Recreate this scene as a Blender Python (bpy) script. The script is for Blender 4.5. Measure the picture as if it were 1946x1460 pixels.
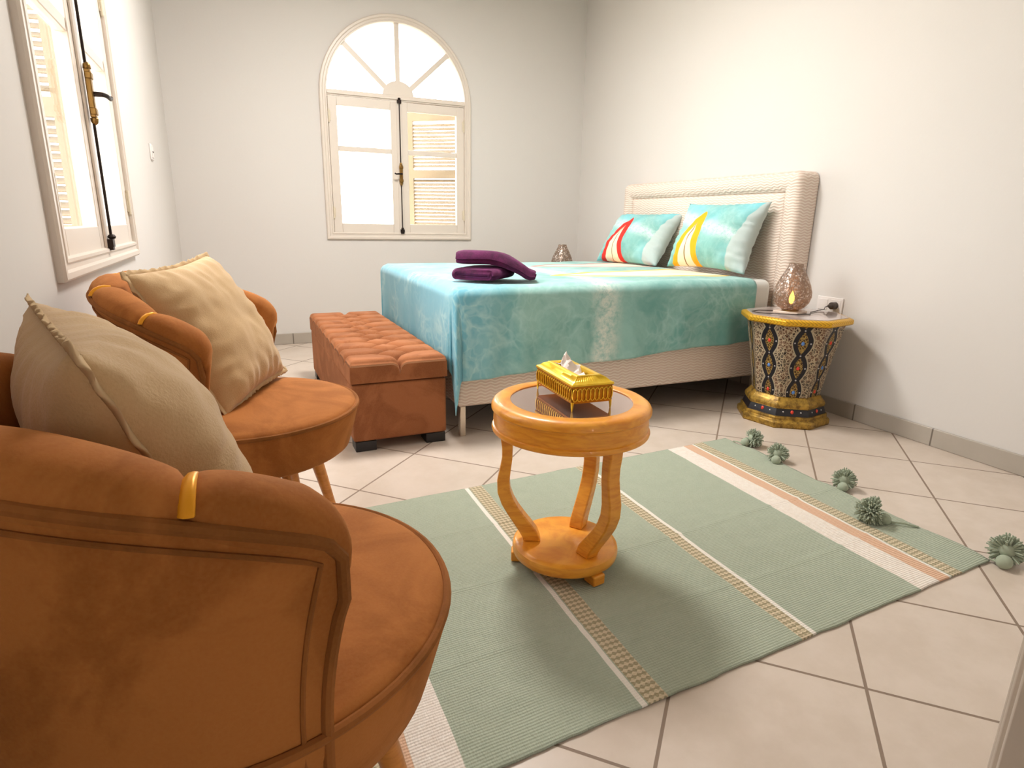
import bpy, math, random
import numpy as np
from mathutils import Matrix, Vector, noise as mnoise
PI = math.pi
random.seed(7)
for o in list(bpy.data.objects): bpy.data.objects.remove(o, do_unlink=True)
SC = bpy.context.scene
COL = SC.collection
R = math.radians

# ------------------------------------------------------------------ camera, world, lights, exposure
CAM_Z = 0.974
cd = bpy.data.cameras.new('camera'); cam = bpy.data.objects.new('camera', cd); COL.objects.link(cam)
cd.sensor_fit = 'HORIZONTAL'; cd.sensor_width = 36.0; cd.lens = 1144.56 / 1946 * 36; cd.clip_start = 0.02
cam.matrix_world = Matrix(((0.9163450534, 0.0881737005, -0.3905600358, 0.0),
                           (-0.3999841372, 0.2454748978, -0.8830372385, 0.0),
                           (0.0180120238, 0.9653846244, 0.2602077898, CAM_Z),
                           (0, 0, 0, 1)))
SC.camera = cam
SC.view_settings.view_transform = 'Standard'
try: SC.view_settings.look = 'None'
except Exception: pass
SC.view_settings.gamma = 1.0
SC.view_settings.use_curve_mapping = False
SC.view_settings.exposure = 0.31

W = bpy.data.worlds.new('sky'); SC.world = W; W.use_nodes = True
bg = W.node_tree.nodes['Background']
bg.inputs['Color'].default_value = (1.0, 0.985, 0.975, 1)
bg.inputs['Strength'].default_value = 9.0

LS, RW, BY, FY, CH = -0.406, 2.865, 5.036, 0.279, 2.85      # left wall x, right wall x, back wall y, front wall y, ceiling

def area(name, loc, rot, sx, sy, power, color=(1, 1, 1), portal=False):
    l = bpy.data.lights.new(name, 'AREA'); l.shape = 'RECTANGLE'; l.size = sx; l.size_y = sy
    l.energy = power; l.color = color
    if portal:
        l.cycles.is_portal = True
    o = bpy.data.objects.new(name, l); COL.objects.link(o); o.location = loc; o.rotation_euler = rot
    return o
# daylight portals in the two windows
area('daylight_back_window', (1.215, BY + 0.12, 1.64), (R(-90), 0, 0), 1.15, 1.62, 1, portal=True)
area('daylight_left_window', (LS - 0.12, 2.335, 1.64), (0, R(-90), 0), 1.62, 1.15, 1, portal=True)
# added disk fill light that brightens the room (its fixture is built below)
cl = bpy.data.lights.new('added_fill_light', 'AREA'); cl.shape = 'DISK'; cl.size = 0.64; cl.energy = 62; cl.color = (1.0, 0.955, 0.92)
clo = bpy.data.objects.new('added_fill_light', cl); COL.objects.link(clo); clo.location = (0.9, 3.0, CH - 0.125)

# ------------------------------------------------------------------ materials
def srgb(h):
    h = h.lstrip('#'); v = [int(h[i:i+2], 16) / 255 for i in (0, 2, 4)]
    return tuple([(c / 12.92 if c <= .04045 else ((c + .055) / 1.055) ** 2.4) for c in v] + [1.0])
class MB:
    """small node helper"""
    def __init__(s, name):
        s.m = bpy.data.materials.new(name); s.m.use_nodes = True
        s.t = s.m.node_tree; s.n = s.t.nodes; s.b = s.n['Principled BSDF']; s.out = s.n['Material Output']
    def node(s, typ, **kw):
        n = s.n.new(typ)
        for k, v in kw.items():
            if k.startswith('i_'):
                n.inputs[k[2:]].default_value = v
            else: setattr(n, k, v)
        return n
    def link(s, a, b): s.t.links.new(a, b); return b
    def setin(s, sock, v):
        if hasattr(v, 'is_output') or isinstance(v, bpy.types.NodeSocket): s.t.links.new(v, sock)
        else: sock.default_value = v
    def math(s, op, a, b=0.0, c=0.0, clamp=False):
        n = s.n.new('ShaderNodeMath'); n.operation = op; n.use_clamp = clamp
        s.setin(n.inputs[0], a); s.setin(n.inputs[1], b); s.setin(n.inputs[2], c)
        return n.outputs[0]
    def sstep(s, v, lo, hi, a=0.0, b=1.0):
        n = s.n.new('ShaderNodeMapRange'); n.interpolation_type = 'SMOOTHSTEP'
        s.setin(n.inputs[0], v); n.inputs[1].default_value = lo; n.inputs[2].default_value = hi
        n.inputs[3].default_value = a; n.inputs[4].default_value = b
        return n.outputs[0]
    def mix(s, f, a, b):
        n = s.n.new('ShaderNodeMix'); n.data_type = 'RGBA'
        s.setin(n.inputs[0], f); s.setin(n.inputs[6], a); s.setin(n.inputs[7], b)
        return n.outputs[2]
    def noise(s, scale, detail=3, vec=None, rough=.5, dist=0.0):
        n = s.n.new('ShaderNodeTexNoise'); n.inputs['Scale'].default_value = scale; n.inputs['Detail'].default_value = detail
        n.inputs['Roughness'].default_value = rough; n.inputs['Distortion'].default_value = dist
        if vec is not None: s.link(vec, n.inputs['Vector'])
        return n.outputs['Fac']
    def voro(s, scale, vec=None, feature='DISTANCE_TO_EDGE', out='Distance'):
        n = s.n.new('ShaderNodeTexVoronoi'); n.feature = feature; n.inputs['Scale'].default_value = scale
        if vec is not None: s.link(vec, n.inputs['Vector'])
        return n.outputs[out]
    def obj(s): return s.n.new('ShaderNodeTexCoord').outputs['Object']
    def uv(s): return s.n.new('ShaderNodeTexCoord').outputs['UV']
    def pos(s): return s.n.new('ShaderNodeNewGeometry').outputs['Position']
    def sep(s, v):
        n = s.n.new('ShaderNodeSeparateXYZ'); s.link(v, n.inputs[0]); return n.outputs
    def comb(s, x, y, z=0.0):
        n = s.n.new('ShaderNodeCombineXYZ')
        for i, v in enumerate((x, y, z)): s.setin(n.inputs[i], v)
        return n.outputs[0]
    def bump(s, h, strength=.3, dist=.01):
        n = s.n.new('ShaderNodeBump'); n.inputs['Strength'].default_value = strength; n.inputs['Distance'].default_value = dist
        s.link(h, n.inputs['Height']); s.link(n.outputs[0], s.b.inputs['Normal'])
    def col(s, v): s.setin(s.b.inputs['Base Color'], v)
    def set(s, **kw):
        for k, v in kw.items():
            s.setin(s.b.inputs[k.replace('_', ' ')], v)
        return s.m

def plain(name, h, rough=.5, metal=0.0, **kw):
    m = MB(name); m.col(srgb(h)); m.set(Roughness=rough, Metallic=metal, **kw); return m.m
def plaster(name, h, h2):
    m = MB(name); p = m.pos()
    m.col(m.mix(m.noise(1.3, 4, p), srgb(h), srgb(h2))); m.set(Roughness=.75)
    m.bump(m.noise(60, 4, p), .08, .004); return m.m
M = {}
M['wall'] = plaster('wall_paint', 'dad6d1', 'd5d0cb')
M['ceiling'] = plaster('ceiling_paint', 'ece8e2', 'e8e3dc')
M['frame'] = plain('window_paint', 'ddd2c6', .35)
M['white_plastic'] = plain('white_plastic', 'ece6e2', .35)
M['dark_gap'] = plain('dark_slot', '1b1714', .6)
M['black'] = plain('black_wood', '181312', .4)
M['iron'] = plain('dark_iron', '2b1f1a', .45, .6)
M['brass'] = plain('old_brass', '8a6a3a', .35, .9)
M['hinge'] = plain('painted_hinge', 'd9cdb6', .4)
M['grille'] = plain('outside_shutter_paint', '8a7a62', .6)
M['chrome'] = plain('bed_leg_metal', 'cdbfae', .25, .8)
M['bulb'] = None

def velvet(name, base, dark, hi):
    m = MB(name); p = m.obj()
    n1 = m.noise(4.0, 5, p, .6, 1.0); n2 = m.noise(260, 2, p)
    c = m.mix(m.sstep(n1, .40, .60), srgb(dark), srgb(base))
    c = m.mix(m.math('MULTIPLY', n2, .22), c, srgb(hi))
    m.col(c); m.set(Roughness=.85); m.b.inputs['Sheen Weight'].default_value = .35
    m.b.inputs['Sheen Roughness'].default_value = .4; m.b.inputs['Sheen Tint'].default_value = srgb(hi)
    m.b.inputs['Specular IOR Level'].default_value = .2
    m.bump(n2, .12, .002); return m.m
M['velvet'] = velvet('brown_velvet', 'b06b33', '94531f', 'cd9455')
M['piping'] = velvet('brown_velvet_piping', '965a2a', '7d491d', 'b07b45')
M['bench'] = velvet('bench_velvet', '9e613c', '824a28', 'be8a64')
M['gold'] = plain('gold_trim', 'f2a51e', .38, .35)

def wood(name, a, b):
    m = MB(name); s = m.sep(m.obj())
    v = m.comb(m.math('MULTIPLY', s[0], 6), m.math('MULTIPLY', s[1], 6), m.math('MULTIPLY', s[2], 26))
    n = m.noise(2.2, 5, v, .6, 1.2)
    m.col(m.mix(m.sstep(n, .3, .75), srgb(a), srgb(b))); m.set(Roughness=.38)
    m.b.inputs['Coat Weight'].default_value = .25
    return m.m
M['wood'] = wood('orange_beech', 'f8ac36', 'e28c22')
M['legwood'] = wood('chair_leg_wood', 'd78c38', 'bf7426')

def linen():
    m = MB('beige_linen'); p = m.obj()
    n1 = m.noise(6, 4, p, .6, .8); s = m.sep(p)
    w1 = m.math('SINE', m.math('MULTIPLY', s[0], 2200)); w2 = m.math('SINE', m.math('MULTIPLY', s[1], 2200))
    n2 = m.noise(300, 2, p)
    m.col(m.mix(m.math('ADD', m.math('MULTIPLY', n1, .6), m.math('MULTIPLY', n2, .3)), srgb('b4905f'), srgb('d2b388')))
    m.set(Roughness=.9); m.b.inputs['Sheen Weight'].default_value = .2
    m.bump(m.math('ADD', n2, m.math('MULTIPLY', n1, 2)), .25, .003); return m.m
M['linen'] = linen()
M['fray'] = plain('frayed_linen_edge', 'bfa27a', .95)

def tiles():
    m = MB('floor_tiles'); s = m.sep(m.pos()); r = math.sqrt(.5) / .4
    x = m.math('SUBTRACT', s[0], .885); y = m.math('SUBTRACT', s[1], .408)
    a = m.math('MULTIPLY', m.math('SUBTRACT', x, y), r); b = m.math('MULTIPLY', m.math('ADD', x, y), r)
    def g(v):
        f = m.math('FRACT', m.math('ADD', v, 100.5)); return m.math('ABSOLUTE', m.math('SUBTRACT', f, .5))
    d = m.math('MINIMUM', g(a), g(b))
    grout = m.sstep(d, .0075, .0105, 1.0, 0.0)
    cell = m.comb(m.math('FLOOR', a), m.math('FLOOR', b))
    wn = m.node('ShaderNodeTexWhiteNoise'); m.link(cell, wn.inputs['Vector'])
    n = m.noise(7, 6, m.pos(), .65)
    c = m.mix(m.sstep(n, .3, .7), srgb('d6c8bb'), srgb('ccbdae'))
    c = m.mix(m.math('MULTIPLY', wn.outputs['Value'], .18), c, srgb('c4b4a5'))
    m.col(m.mix(grout, c, srgb('8a7767')))
    m.setin(m.b.inputs['Roughness'], m.math('ADD', m.math('MULTIPLY', grout, .4), .32))
    m.bump(m.math('SUBTRACT', 1.0, grout), .4, .002)
    return m.m
M['tiles'] = tiles()
def skirting(name, axis, off):
    m = MB(name); s = m.sep(m.pos()); v = m.math('MULTIPLY', m.math('SUBTRACT', s[axis], off), 1 / .4)
    d = m.math('ABSOLUTE', m.math('SUBTRACT', m.math('FRACT', m.math('ADD', v, 100.5)), .5))
    g = m.sstep(d, .006, .012, 1.0, 0.0)
    c = m.mix(m.noise(9, 5, m.pos(), .6), srgb('b5aca0'), srgb('a79e92'))
    m.col(m.mix(g, c, srgb('6e655b'))); m.set(Roughness=.35); return m.m
M['skirt_y'] = skirting('skirting_tiles_right', 1, 1.63)
M['skirt_x'] = skirting('skirting_tiles_back', 0, .31)

def leather():
    m = MB('cream_wave_leather'); s = m.sep(m.obj())
    t = m.math('ADD', m.math('MULTIPLY', s[2], 420), m.math('MULTIPLY', m.math('SINE', m.math('MULTIPLY', m.math('ADD', s[0], s[1]), 130)), 1.3))
    w = m.math('SINE', m.math('ADD', t, m.math('MULTIPLY', m.noise(9, 2, m.obj()), 9)))
    m.col(m.mix(m.sstep(w, -.6, .9), srgb('d9c4b4'), srgb('eaddd0'))); m.set(Roughness=.45)
    m.bump(w, .35, .003); return m.m
M['leather'] = leather()
M['sheet'] = plain('white_sheet', 'e3e4e0', .85)
M['pillow_side'] = plain('pale_grey_pillow_side', 'c3ceca', .85)

def sea(m, u, v):
    """turquoise water print with caustic lines; u, v in metres"""
    vec = m.comb(u, v)
    nz = m.node('ShaderNodeTexNoise'); nz.inputs['Scale'].default_value = 3.5; nz.inputs['Detail'].default_value = 4; m.link(vec, nz.inputs['Vector'])
    vm = m.node('ShaderNodeVectorMath', operation='SCALE'); m.link(nz.outputs['Color'], vm.inputs[0]); vm.inputs['Scale'].default_value = .35
    va = m.node('ShaderNodeVectorMath', operation='ADD'); m.link(vm.outputs[0], va.inputs[0]); m.link(vec, va.inputs[1])
    w = va.outputs[0]
    n = m.noise(3.2, 6, w, .62)
    c = m.mix(m.sstep(n, .34, .66), srgb('6aa6a0'), srgb('97c6bf'))
    e1 = m.sstep(m.voro(7, w), .0, .14, 1, 0); e2 = m.sstep(m.voro(16, w), .0, .16, 1, 0)
    e = m.math('ADD', m.math('MULTIPLY', e1, .22), m.math('MULTIPLY', e2, .16))
    e = m.math('MULTIPLY', e, m.sstep(m.noise(2.4, 3, vec), .38, .62))
    return c, e, n, vec, w
def bedspread_mat():
    m = MB('beach_print_bedspread'); s = m.sep(m.uv()); u, v = s[0], s[1]      # u metres from foot edge, v metres from near edge (both negative past the edges)
    c, e, n, vec, w = sea(m, u, v)
    blue = m.sstep(m.math('ADD', u, m.math('MULTIPLY', n, .3)), .1, .55, 1, 0)
    c = m.mix(m.math('MULTIPLY', blue, .75), c, srgb('72bcd8'))
    e = m.math('MULTIPLY', e, m.sstep(u, -.1, .5, 1.5, .8), clamp=True)
    c = m.mix(e, c, srgb('c9ece8'))
    # surf line across the bed
    fx = m.math('ABSOLUTE', m.math('SUBTRACT', m.math('ADD', u, m.math('MULTIPLY', m.math('SUBTRACT', n, .5), .16)), .76))
    foam = m.math('MULTIPLY', m.sstep(fx, .0, .12, 1, 0), m.sstep(m.noise(22, 7, vec, .8), .34, .64))
    c = m.mix(m.math('MULTIPLY', foam, .95), c, srgb('e9ece2'))
    # two surfboards lying along the bed, tip toward the foot
    def board(c, tip, vc, hw, out, outcol):
        t = m.math('SUBTRACT', u, tip)
        tt = m.math('MAXIMUM', t, 0.0)
        half = m.math('MULTIPLY', hw, m.math('POWER', m.math('MINIMUM', m.math('DIVIDE', tt, .95), 1.0), .62))
        d = m.math('SUBTRACT', half, m.math('ABSOLUTE', m.math('SUBTRACT', v, vc)))
        wob = m.math('MULTIPLY', m.math('SUBTRACT', m.noise(5, 2, vec), .5), .02)
        d = m.math('ADD', d, wob)
        ins = m.sstep(d, 0, .006); core = m.sstep(d, out, out + .006)
        c = m.mix(ins, c, srgb(outcol))
        c = m.mix(core, c, m.mix(m.noise(8, 4, vec), srgb('f6e9cf'), srgb('efe0c4')))
        line = m.math('MULTIPLY', m.sstep(m.math('ABSOLUTE', m.math('SUBTRACT', v, vc)), .002, .006, 1, 0), core)
        return m.mix(m.math('MULTIPLY', line, .7), c, srgb('a08868'))
    c = board(c, .66, .42, .27, .05, 'f5bf2a')
    c = board(c, .86, 1.12, .25, .03, 'd8372c')
    m.col(c); m.set(Roughness=.85); m.b.inputs['Sheen Weight'].default_value = .25
    m.bump(m.math('ADD', m.noise(7, 4, vec, .6), m.math('MULTIPLY', m.noise(300, 1, vec), .15)), .22, .012)
    return m.m
M['bedspread'] = bedspread_mat()
def pillow_mat(name, outcol):
    m = MB(name); s = m.sep(m.uv()); u, v = s[0], s[1]     # 0..1
    c, e, n, vec, w = sea(m, m.math('MULTIPLY', u, .62), m.math('MULTIPLY', v, .42))
    c = m.mix(m.sstep(m.noise(1.6, 2, vec), .4, .6), c, srgb('7fcfdc'))
    foam = m.math('MULTIPLY', m.sstep(m.math('ABSOLUTE', m.math('SUBTRACT', m.math('SUBTRACT', v, .58), m.math('MULTIPLY', m.math('SUBTRACT', .5, u), .35))), .02, .16, 1, 0), m.sstep(n, .3, .6))
    foam = m.math('MULTIPLY', foam, m.sstep(m.noise(40, 5, vec, .8), .3, .55))
    c = m.mix(m.math('ADD', m.math('MULTIPLY', foam, .75), m.math('MULTIPLY', e, .4)), c, srgb('dcebe6'))
    # board tip: apex near top, base on the bottom edge
    t = m.math('SUBTRACT', .80, v)                          # distance down from tip
    tt = m.math('DIVIDE', m.math('MAXIMUM', t, 0), .80)
    cx = m.math('ADD', .30, m.math('MULTIPLY', m.math('POWER', m.math('SUBTRACT', 1, m.math('MINIMUM', tt, 1.0)), 1.6), .135))
    half = m.math('MULTIPLY', .195, m.math('POWER', tt, .60))
    d = m.math('SUBTRACT', half, m.math('ABSOLUTE', m.math('SUBTRACT', u, cx)))
    ins = m.sstep(d, 0, .008); core = m.sstep(d, .078, .086)
    core = m.math('MULTIPLY', core, m.sstep(tt, .12, .2))
    c = m.mix(ins, c, srgb(outcol)); c = m.mix(core, c, srgb('f5e3c2'))
    line = m.math('MULTIPLY', m.sstep(m.math('ABSOLUTE', m.math('SUBTRACT', u, cx)), .004, .009, 1, 0), core)
    c = m.mix(line, c, srgb('8d6a40'))
    side = m.sstep(m.math('SUBTRACT', u, m.math('MULTIPLY', v, .17)), .79, .80); c = m.mix(side, c, srgb('bccac7'))
    m.col(c); m.set(Roughness=.85); m.bump(m.noise(9, 4, vec, .6), .2, .01); return m.m
M['pillow_red'] = pillow_mat('pillow_print_red_board', 'd92a1e')
M['pillow_yellow'] = pillow_mat('pillow_print_yellow_board', 'f2a90c')

def towelmat():
    m = MB('purple_towel'); p = m.obj()
    n = m.noise(14, 4, p, .7); n2 = m.noise(420, 2, p)
    m.col(m.mix(m.sstep(n, .3, .7), srgb('3c0a2e'), srgb('62194c'))); m.set(Roughness=.95)
    m.b.inputs['Sheen Weight'].default_value = .3; m.b.inputs['Sheen Tint'].default_value = srgb('a04a8a')
    m.bump(m.math('ADD', n2, n), .5, .006); return m.m
M['towel'] = towelmat()

def rugmat():
    m = MB('sage_striped_rug'); s = m.sep(m.uv()); u, v = s[0], s[1]    # metres along / across
    vec = m.comb(u, v)
    weave = m.math('SINE', m.math('MULTIPLY', v, 900)); wv2 = m.math('SINE', m.math('MULTIPLY', u, 1500))
    n = m.noise(22, 5, vec, .7); n3 = m.noise(260, 2, m.comb(m.math('MULTIPLY', u, 1.0), m.math('MULTIPLY', v, .3)))
    c = m.mix(m.math('ADD', m.math('MULTIPLY', n, .5), m.math('MULTIPLY', n3, .45)), srgb('959f89'), srgb('b9c1ae'))
    wob = m.math('MULTIPLY', m.math('SUBTRACT', m.noise(6, 2, vec), .5), .006)
    uw = m.math('ADD', u, wob)
    def band(c, a, b, colr, soft=.001):
        f = m.math('MULTIPLY', m.sstep(uw, a - soft, a + soft), m.sstep(uw, b - soft, b + soft, 1, 0))
        return m.mix(f, c, colr), f
    def zig(c, a, b):
        wv = m.math('SINE', m.math('MULTIPLY', v, 2 * PI / .016)); ww = m.math('SINE', m.math('ADD', m.math('MULTIPLY', u, 2 * PI / .014), 0.0))
        k = m.sstep(m.math('ADD', wv, m.math('MULTIPLY', ww, .8)), -.2, .2)
        z = m.mix(k, srgb('a09474'), srgb('d3c3a4'))
        return band(c, a, b, z)[0]
    wh = srgb('efe9df')
    whn = m.mix(m.noise(60, 4, vec), srgb('e2d3c4'), srgb('f6f0e8'))
    peach = srgb('dcb293')
    # stripes, measured along the length
    c = zig(c, 1.800, 1.850); c = band(c, 1.787, 1.797, wh)[0]; c = band(c, 1.738, 1.787, peach)[0]; c = band(c, 1.648, 1.738, whn)[0]
    c = band(c, 1.205, 1.218, wh)[0]; c = zig(c, 1.165, 1.205)
    c = band(c, .677, .691, wh)[0]; c = zig(c, .694, .745)
    c = band(c, .205, .292, whn)[0]; c = band(c, .16, .205, peach)[0]; c = band(c, .148, .16, wh)[0]; c = zig(c, .095, .148)
    m.col(c); m.set(Roughness=.95); m.b.inputs['Sheen Weight'].default_value = .15
    m.bump(m.math('ADD', m.math('MULTIPLY', weave, .6), m.math('MULTIPLY', n3, 2.0)), .45, .003)
    return m.m
M['rug'] = rugmat()
def yarn():
    m = MB('sage_yarn'); m.col(m.mix(m.noise(30, 3, m.obj()), srgb('919b86'), srgb('b6bfaa'))); m.set(Roughness=.95); return m.m
M['yarn'] = yarn()

def glass(name, tint=(1, 1, 1, 1), rough=.0, refl=.5):
    m = MB(name); tr = m.node('ShaderNodeBsdfTransparent'); tr.inputs['Color'].default_value = tint
    gl = m.node('ShaderNodeBsdfGlossy'); gl.inputs['Roughness'].default_value = rough
    fr = m.node('ShaderNodeFresnel'); fr.inputs['IOR'].default_value = 1.45
    mx = m.node('ShaderNodeMixShader'); m.link(m.math('MULTIPLY', fr.outputs[0], refl), mx.inputs[0]); m.link(tr.outputs[0], mx.inputs[1]); m.link(gl.outputs[0], mx.inputs[2])
    m.link(mx.outputs[0], m.out.inputs['Surface']); return m.m
M['glass'] = glass('window_glass', (.97, .98, .98, 1))
def darkglass():
    m = MB('smoked_table_glass'); m.col(srgb('c2aaa2')); m.set(Roughness=.03, Metallic=.8)
    m.b.inputs['Specular IOR Level'].default_value = 1.0; m.b.inputs['IOR'].default_value = 2.4
    return m.m
M['smoke'] = darkglass()
def lampglass():
    m = MB('mercury_lamp_glass'); p = m.obj()
    v = m.voro(95, p, 'F1'); n = m.noise(60, 4, p, .7)
    tr = m.node('ShaderNodeBsdfTransparent'); tr.inputs['Color'].default_value = srgb('e8dcd2')
    sp = m.sstep(m.math('ADD', n, m.math('MULTIPLY', v, .35)), .42, .72)
    m.col(m.mix(sp, srgb('f0e8e0'), srgb('b3a498'))); m.set(Roughness=.2, Metallic=.35); m.bump(v, .5, .003)
    mx = m.node('ShaderNodeMixShader'); m.link(m.math('ADD', .30, m.math('MULTIPLY', sp, .40)), mx.inputs[0])
    m.link(m.b.outputs[0], mx.inputs[1]); m.link(tr.outputs[0], mx.inputs[2]); m.link(mx.outputs[0], m.out.inputs['Surface'])
    return m.m
M['lampglass'] = lampglass()
def emit(name, c, s):
    m = MB(name); m.b.inputs['Emission Color'].default_value = srgb(c); m.b.inputs['Emission Strength'].default_value = s; m.col(srgb(c)); return m.m
M['bulb'] = emit('warm_bulb', 'ffb648', 14)
M['clearglass'] = plain('clear_base', 'd8c4b4', .12)
M['cord'] = plain('dark_cord', '4a403b', .5)
def goldmetal():
    m = MB('bright_gold_metal'); p = m.obj(); n = m.noise(80, 3, p)
    m.col(m.mix(n, srgb('f6c21c'), srgb('fde050'))); m.set(Roughness=.3, Metallic=.5); m.bump(n, .2, .001); return m.m
M['goldbox'] = goldmetal()
M['goldback'] = plain('shaded_gold_backing', 'b9780c', .35, .7)
def oldgold():
    m = MB('worn_gold_paint'); p = m.obj(); n = m.noise(28, 5, p, .7)
    m.col(m.mix(m.sstep(n, .35, .65), srgb('6b4f1c'), srgb('b8923c'))); m.set(Roughness=.4, Metallic=.45); m.bump(n, .3, .003); return m.m
M['oldgold'] = oldgold()
def rimgold():
    m = MB('chevron_gold_rim'); p = m.obj(); s = m.sep(p)
    ang = m.math('ARCTAN2', s[1], s[0]); k = m.math('SINE', m.math('ADD', m.math('MULTIPLY', ang, 90), m.math('MULTIPLY', m.math('ABSOLUTE', m.math('SUBTRACT', s[2], .53)), 500)))
    m.col(m.mix(m.sstep(k, .55, .95), srgb('e0ad26'), srgb('a87a1c'))); m.set(Roughness=.35, Metallic=.4); return m.m
M['rimgold'] = rimgold()
M['tissue'] = plain('tissue_paper', 'f4e9e4', .9)
def nsbody():
    m = MB('carved_table_pattern'); s = m.sep(m.uv()); u, t = s[0], s[1]        # u -1..1 across a face, t 0..1 up the body
    p = m.obj()
    au = m.math('ABSOLUTE', u)
    ph = m.math('ABSOLUTE', m.math('SINE', m.math('MULTIPLY', m.math('ADD', t, .10), PI * 2.9)))
    lens = m.math('SUBTRACT', m.math('MULTIPLY', ph, .34), .06)
    outer = m.math('ADD', m.math('MULTIPLY', ph, .30), .29)
    dark = m.math('MULTIPLY', m.sstep(m.math('SUBTRACT', au, lens), -.02, .02), m.sstep(m.math('SUBTRACT', au, outer), -.02, .02, 1, 0))
    edge = m.sstep(m.math('ABSOLUTE', m.math('SUBTRACT', au, outer)), .03, .05, 1, 0)
    # silver filigree
    nz = m.noise(40, 2, p)
    fil = m.voro(62, p); filig = m.sstep(fil, .05, .11, 1, 0)
    f2 = m.math('SINE', m.math('ADD', m.math('MULTIPLY', m.voro(62, p, 'F1'), 24), m.math('MULTIPLY', nz, 5)))
    filig = m.math('MAXIMUM', filig, m.sstep(f2, .6, .9))
    bgc = m.mix(m.sstep(m.noise(26, 3, p), .4, .6), srgb('1d140f'), srgb('5a2f18'))
    c = m.mix(filig, bgc, srgb('b3a184'))
    inner = m.mix(m.sstep(m.voro(80, p), .05, .14, 1, 0), srgb('4a300f'), srgb('a88a48'))
    inside = m.sstep(m.math('SUBTRACT', au, lens), -.02, .02, 1, 0)
    c = m.mix(inside, c, inner); c = m.mix(dark, c, srgb('14131a')); c = m.mix(edge, c, srgb('aa9c82'))
    m.col(c); m.set(Roughness=.45); m.b.inputs['Specular IOR Level'].default_value = .4
    m.bump(filig, .3, .003)
    return m.m
M['nsbody'] = nsbody()
M['nsband'] = plain('black_lacquer', '17141a', .35)
M['gem_red'] = plain('red_stone', 'd8402c', .25); M['gem_blue'] = plain('blue_stone', '5a86c8', .25); M['stud'] = plain('silver_stud', 'b9b4b4', .3, .7)
M['ground'] = plaster('pale_ground', 'e2d6c4', 'd6c9b4')
M['fill_housing'] = plain('opal_fill_housing', 'f2ede4', .5)  # housing of the added ceiling fill light

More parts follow.
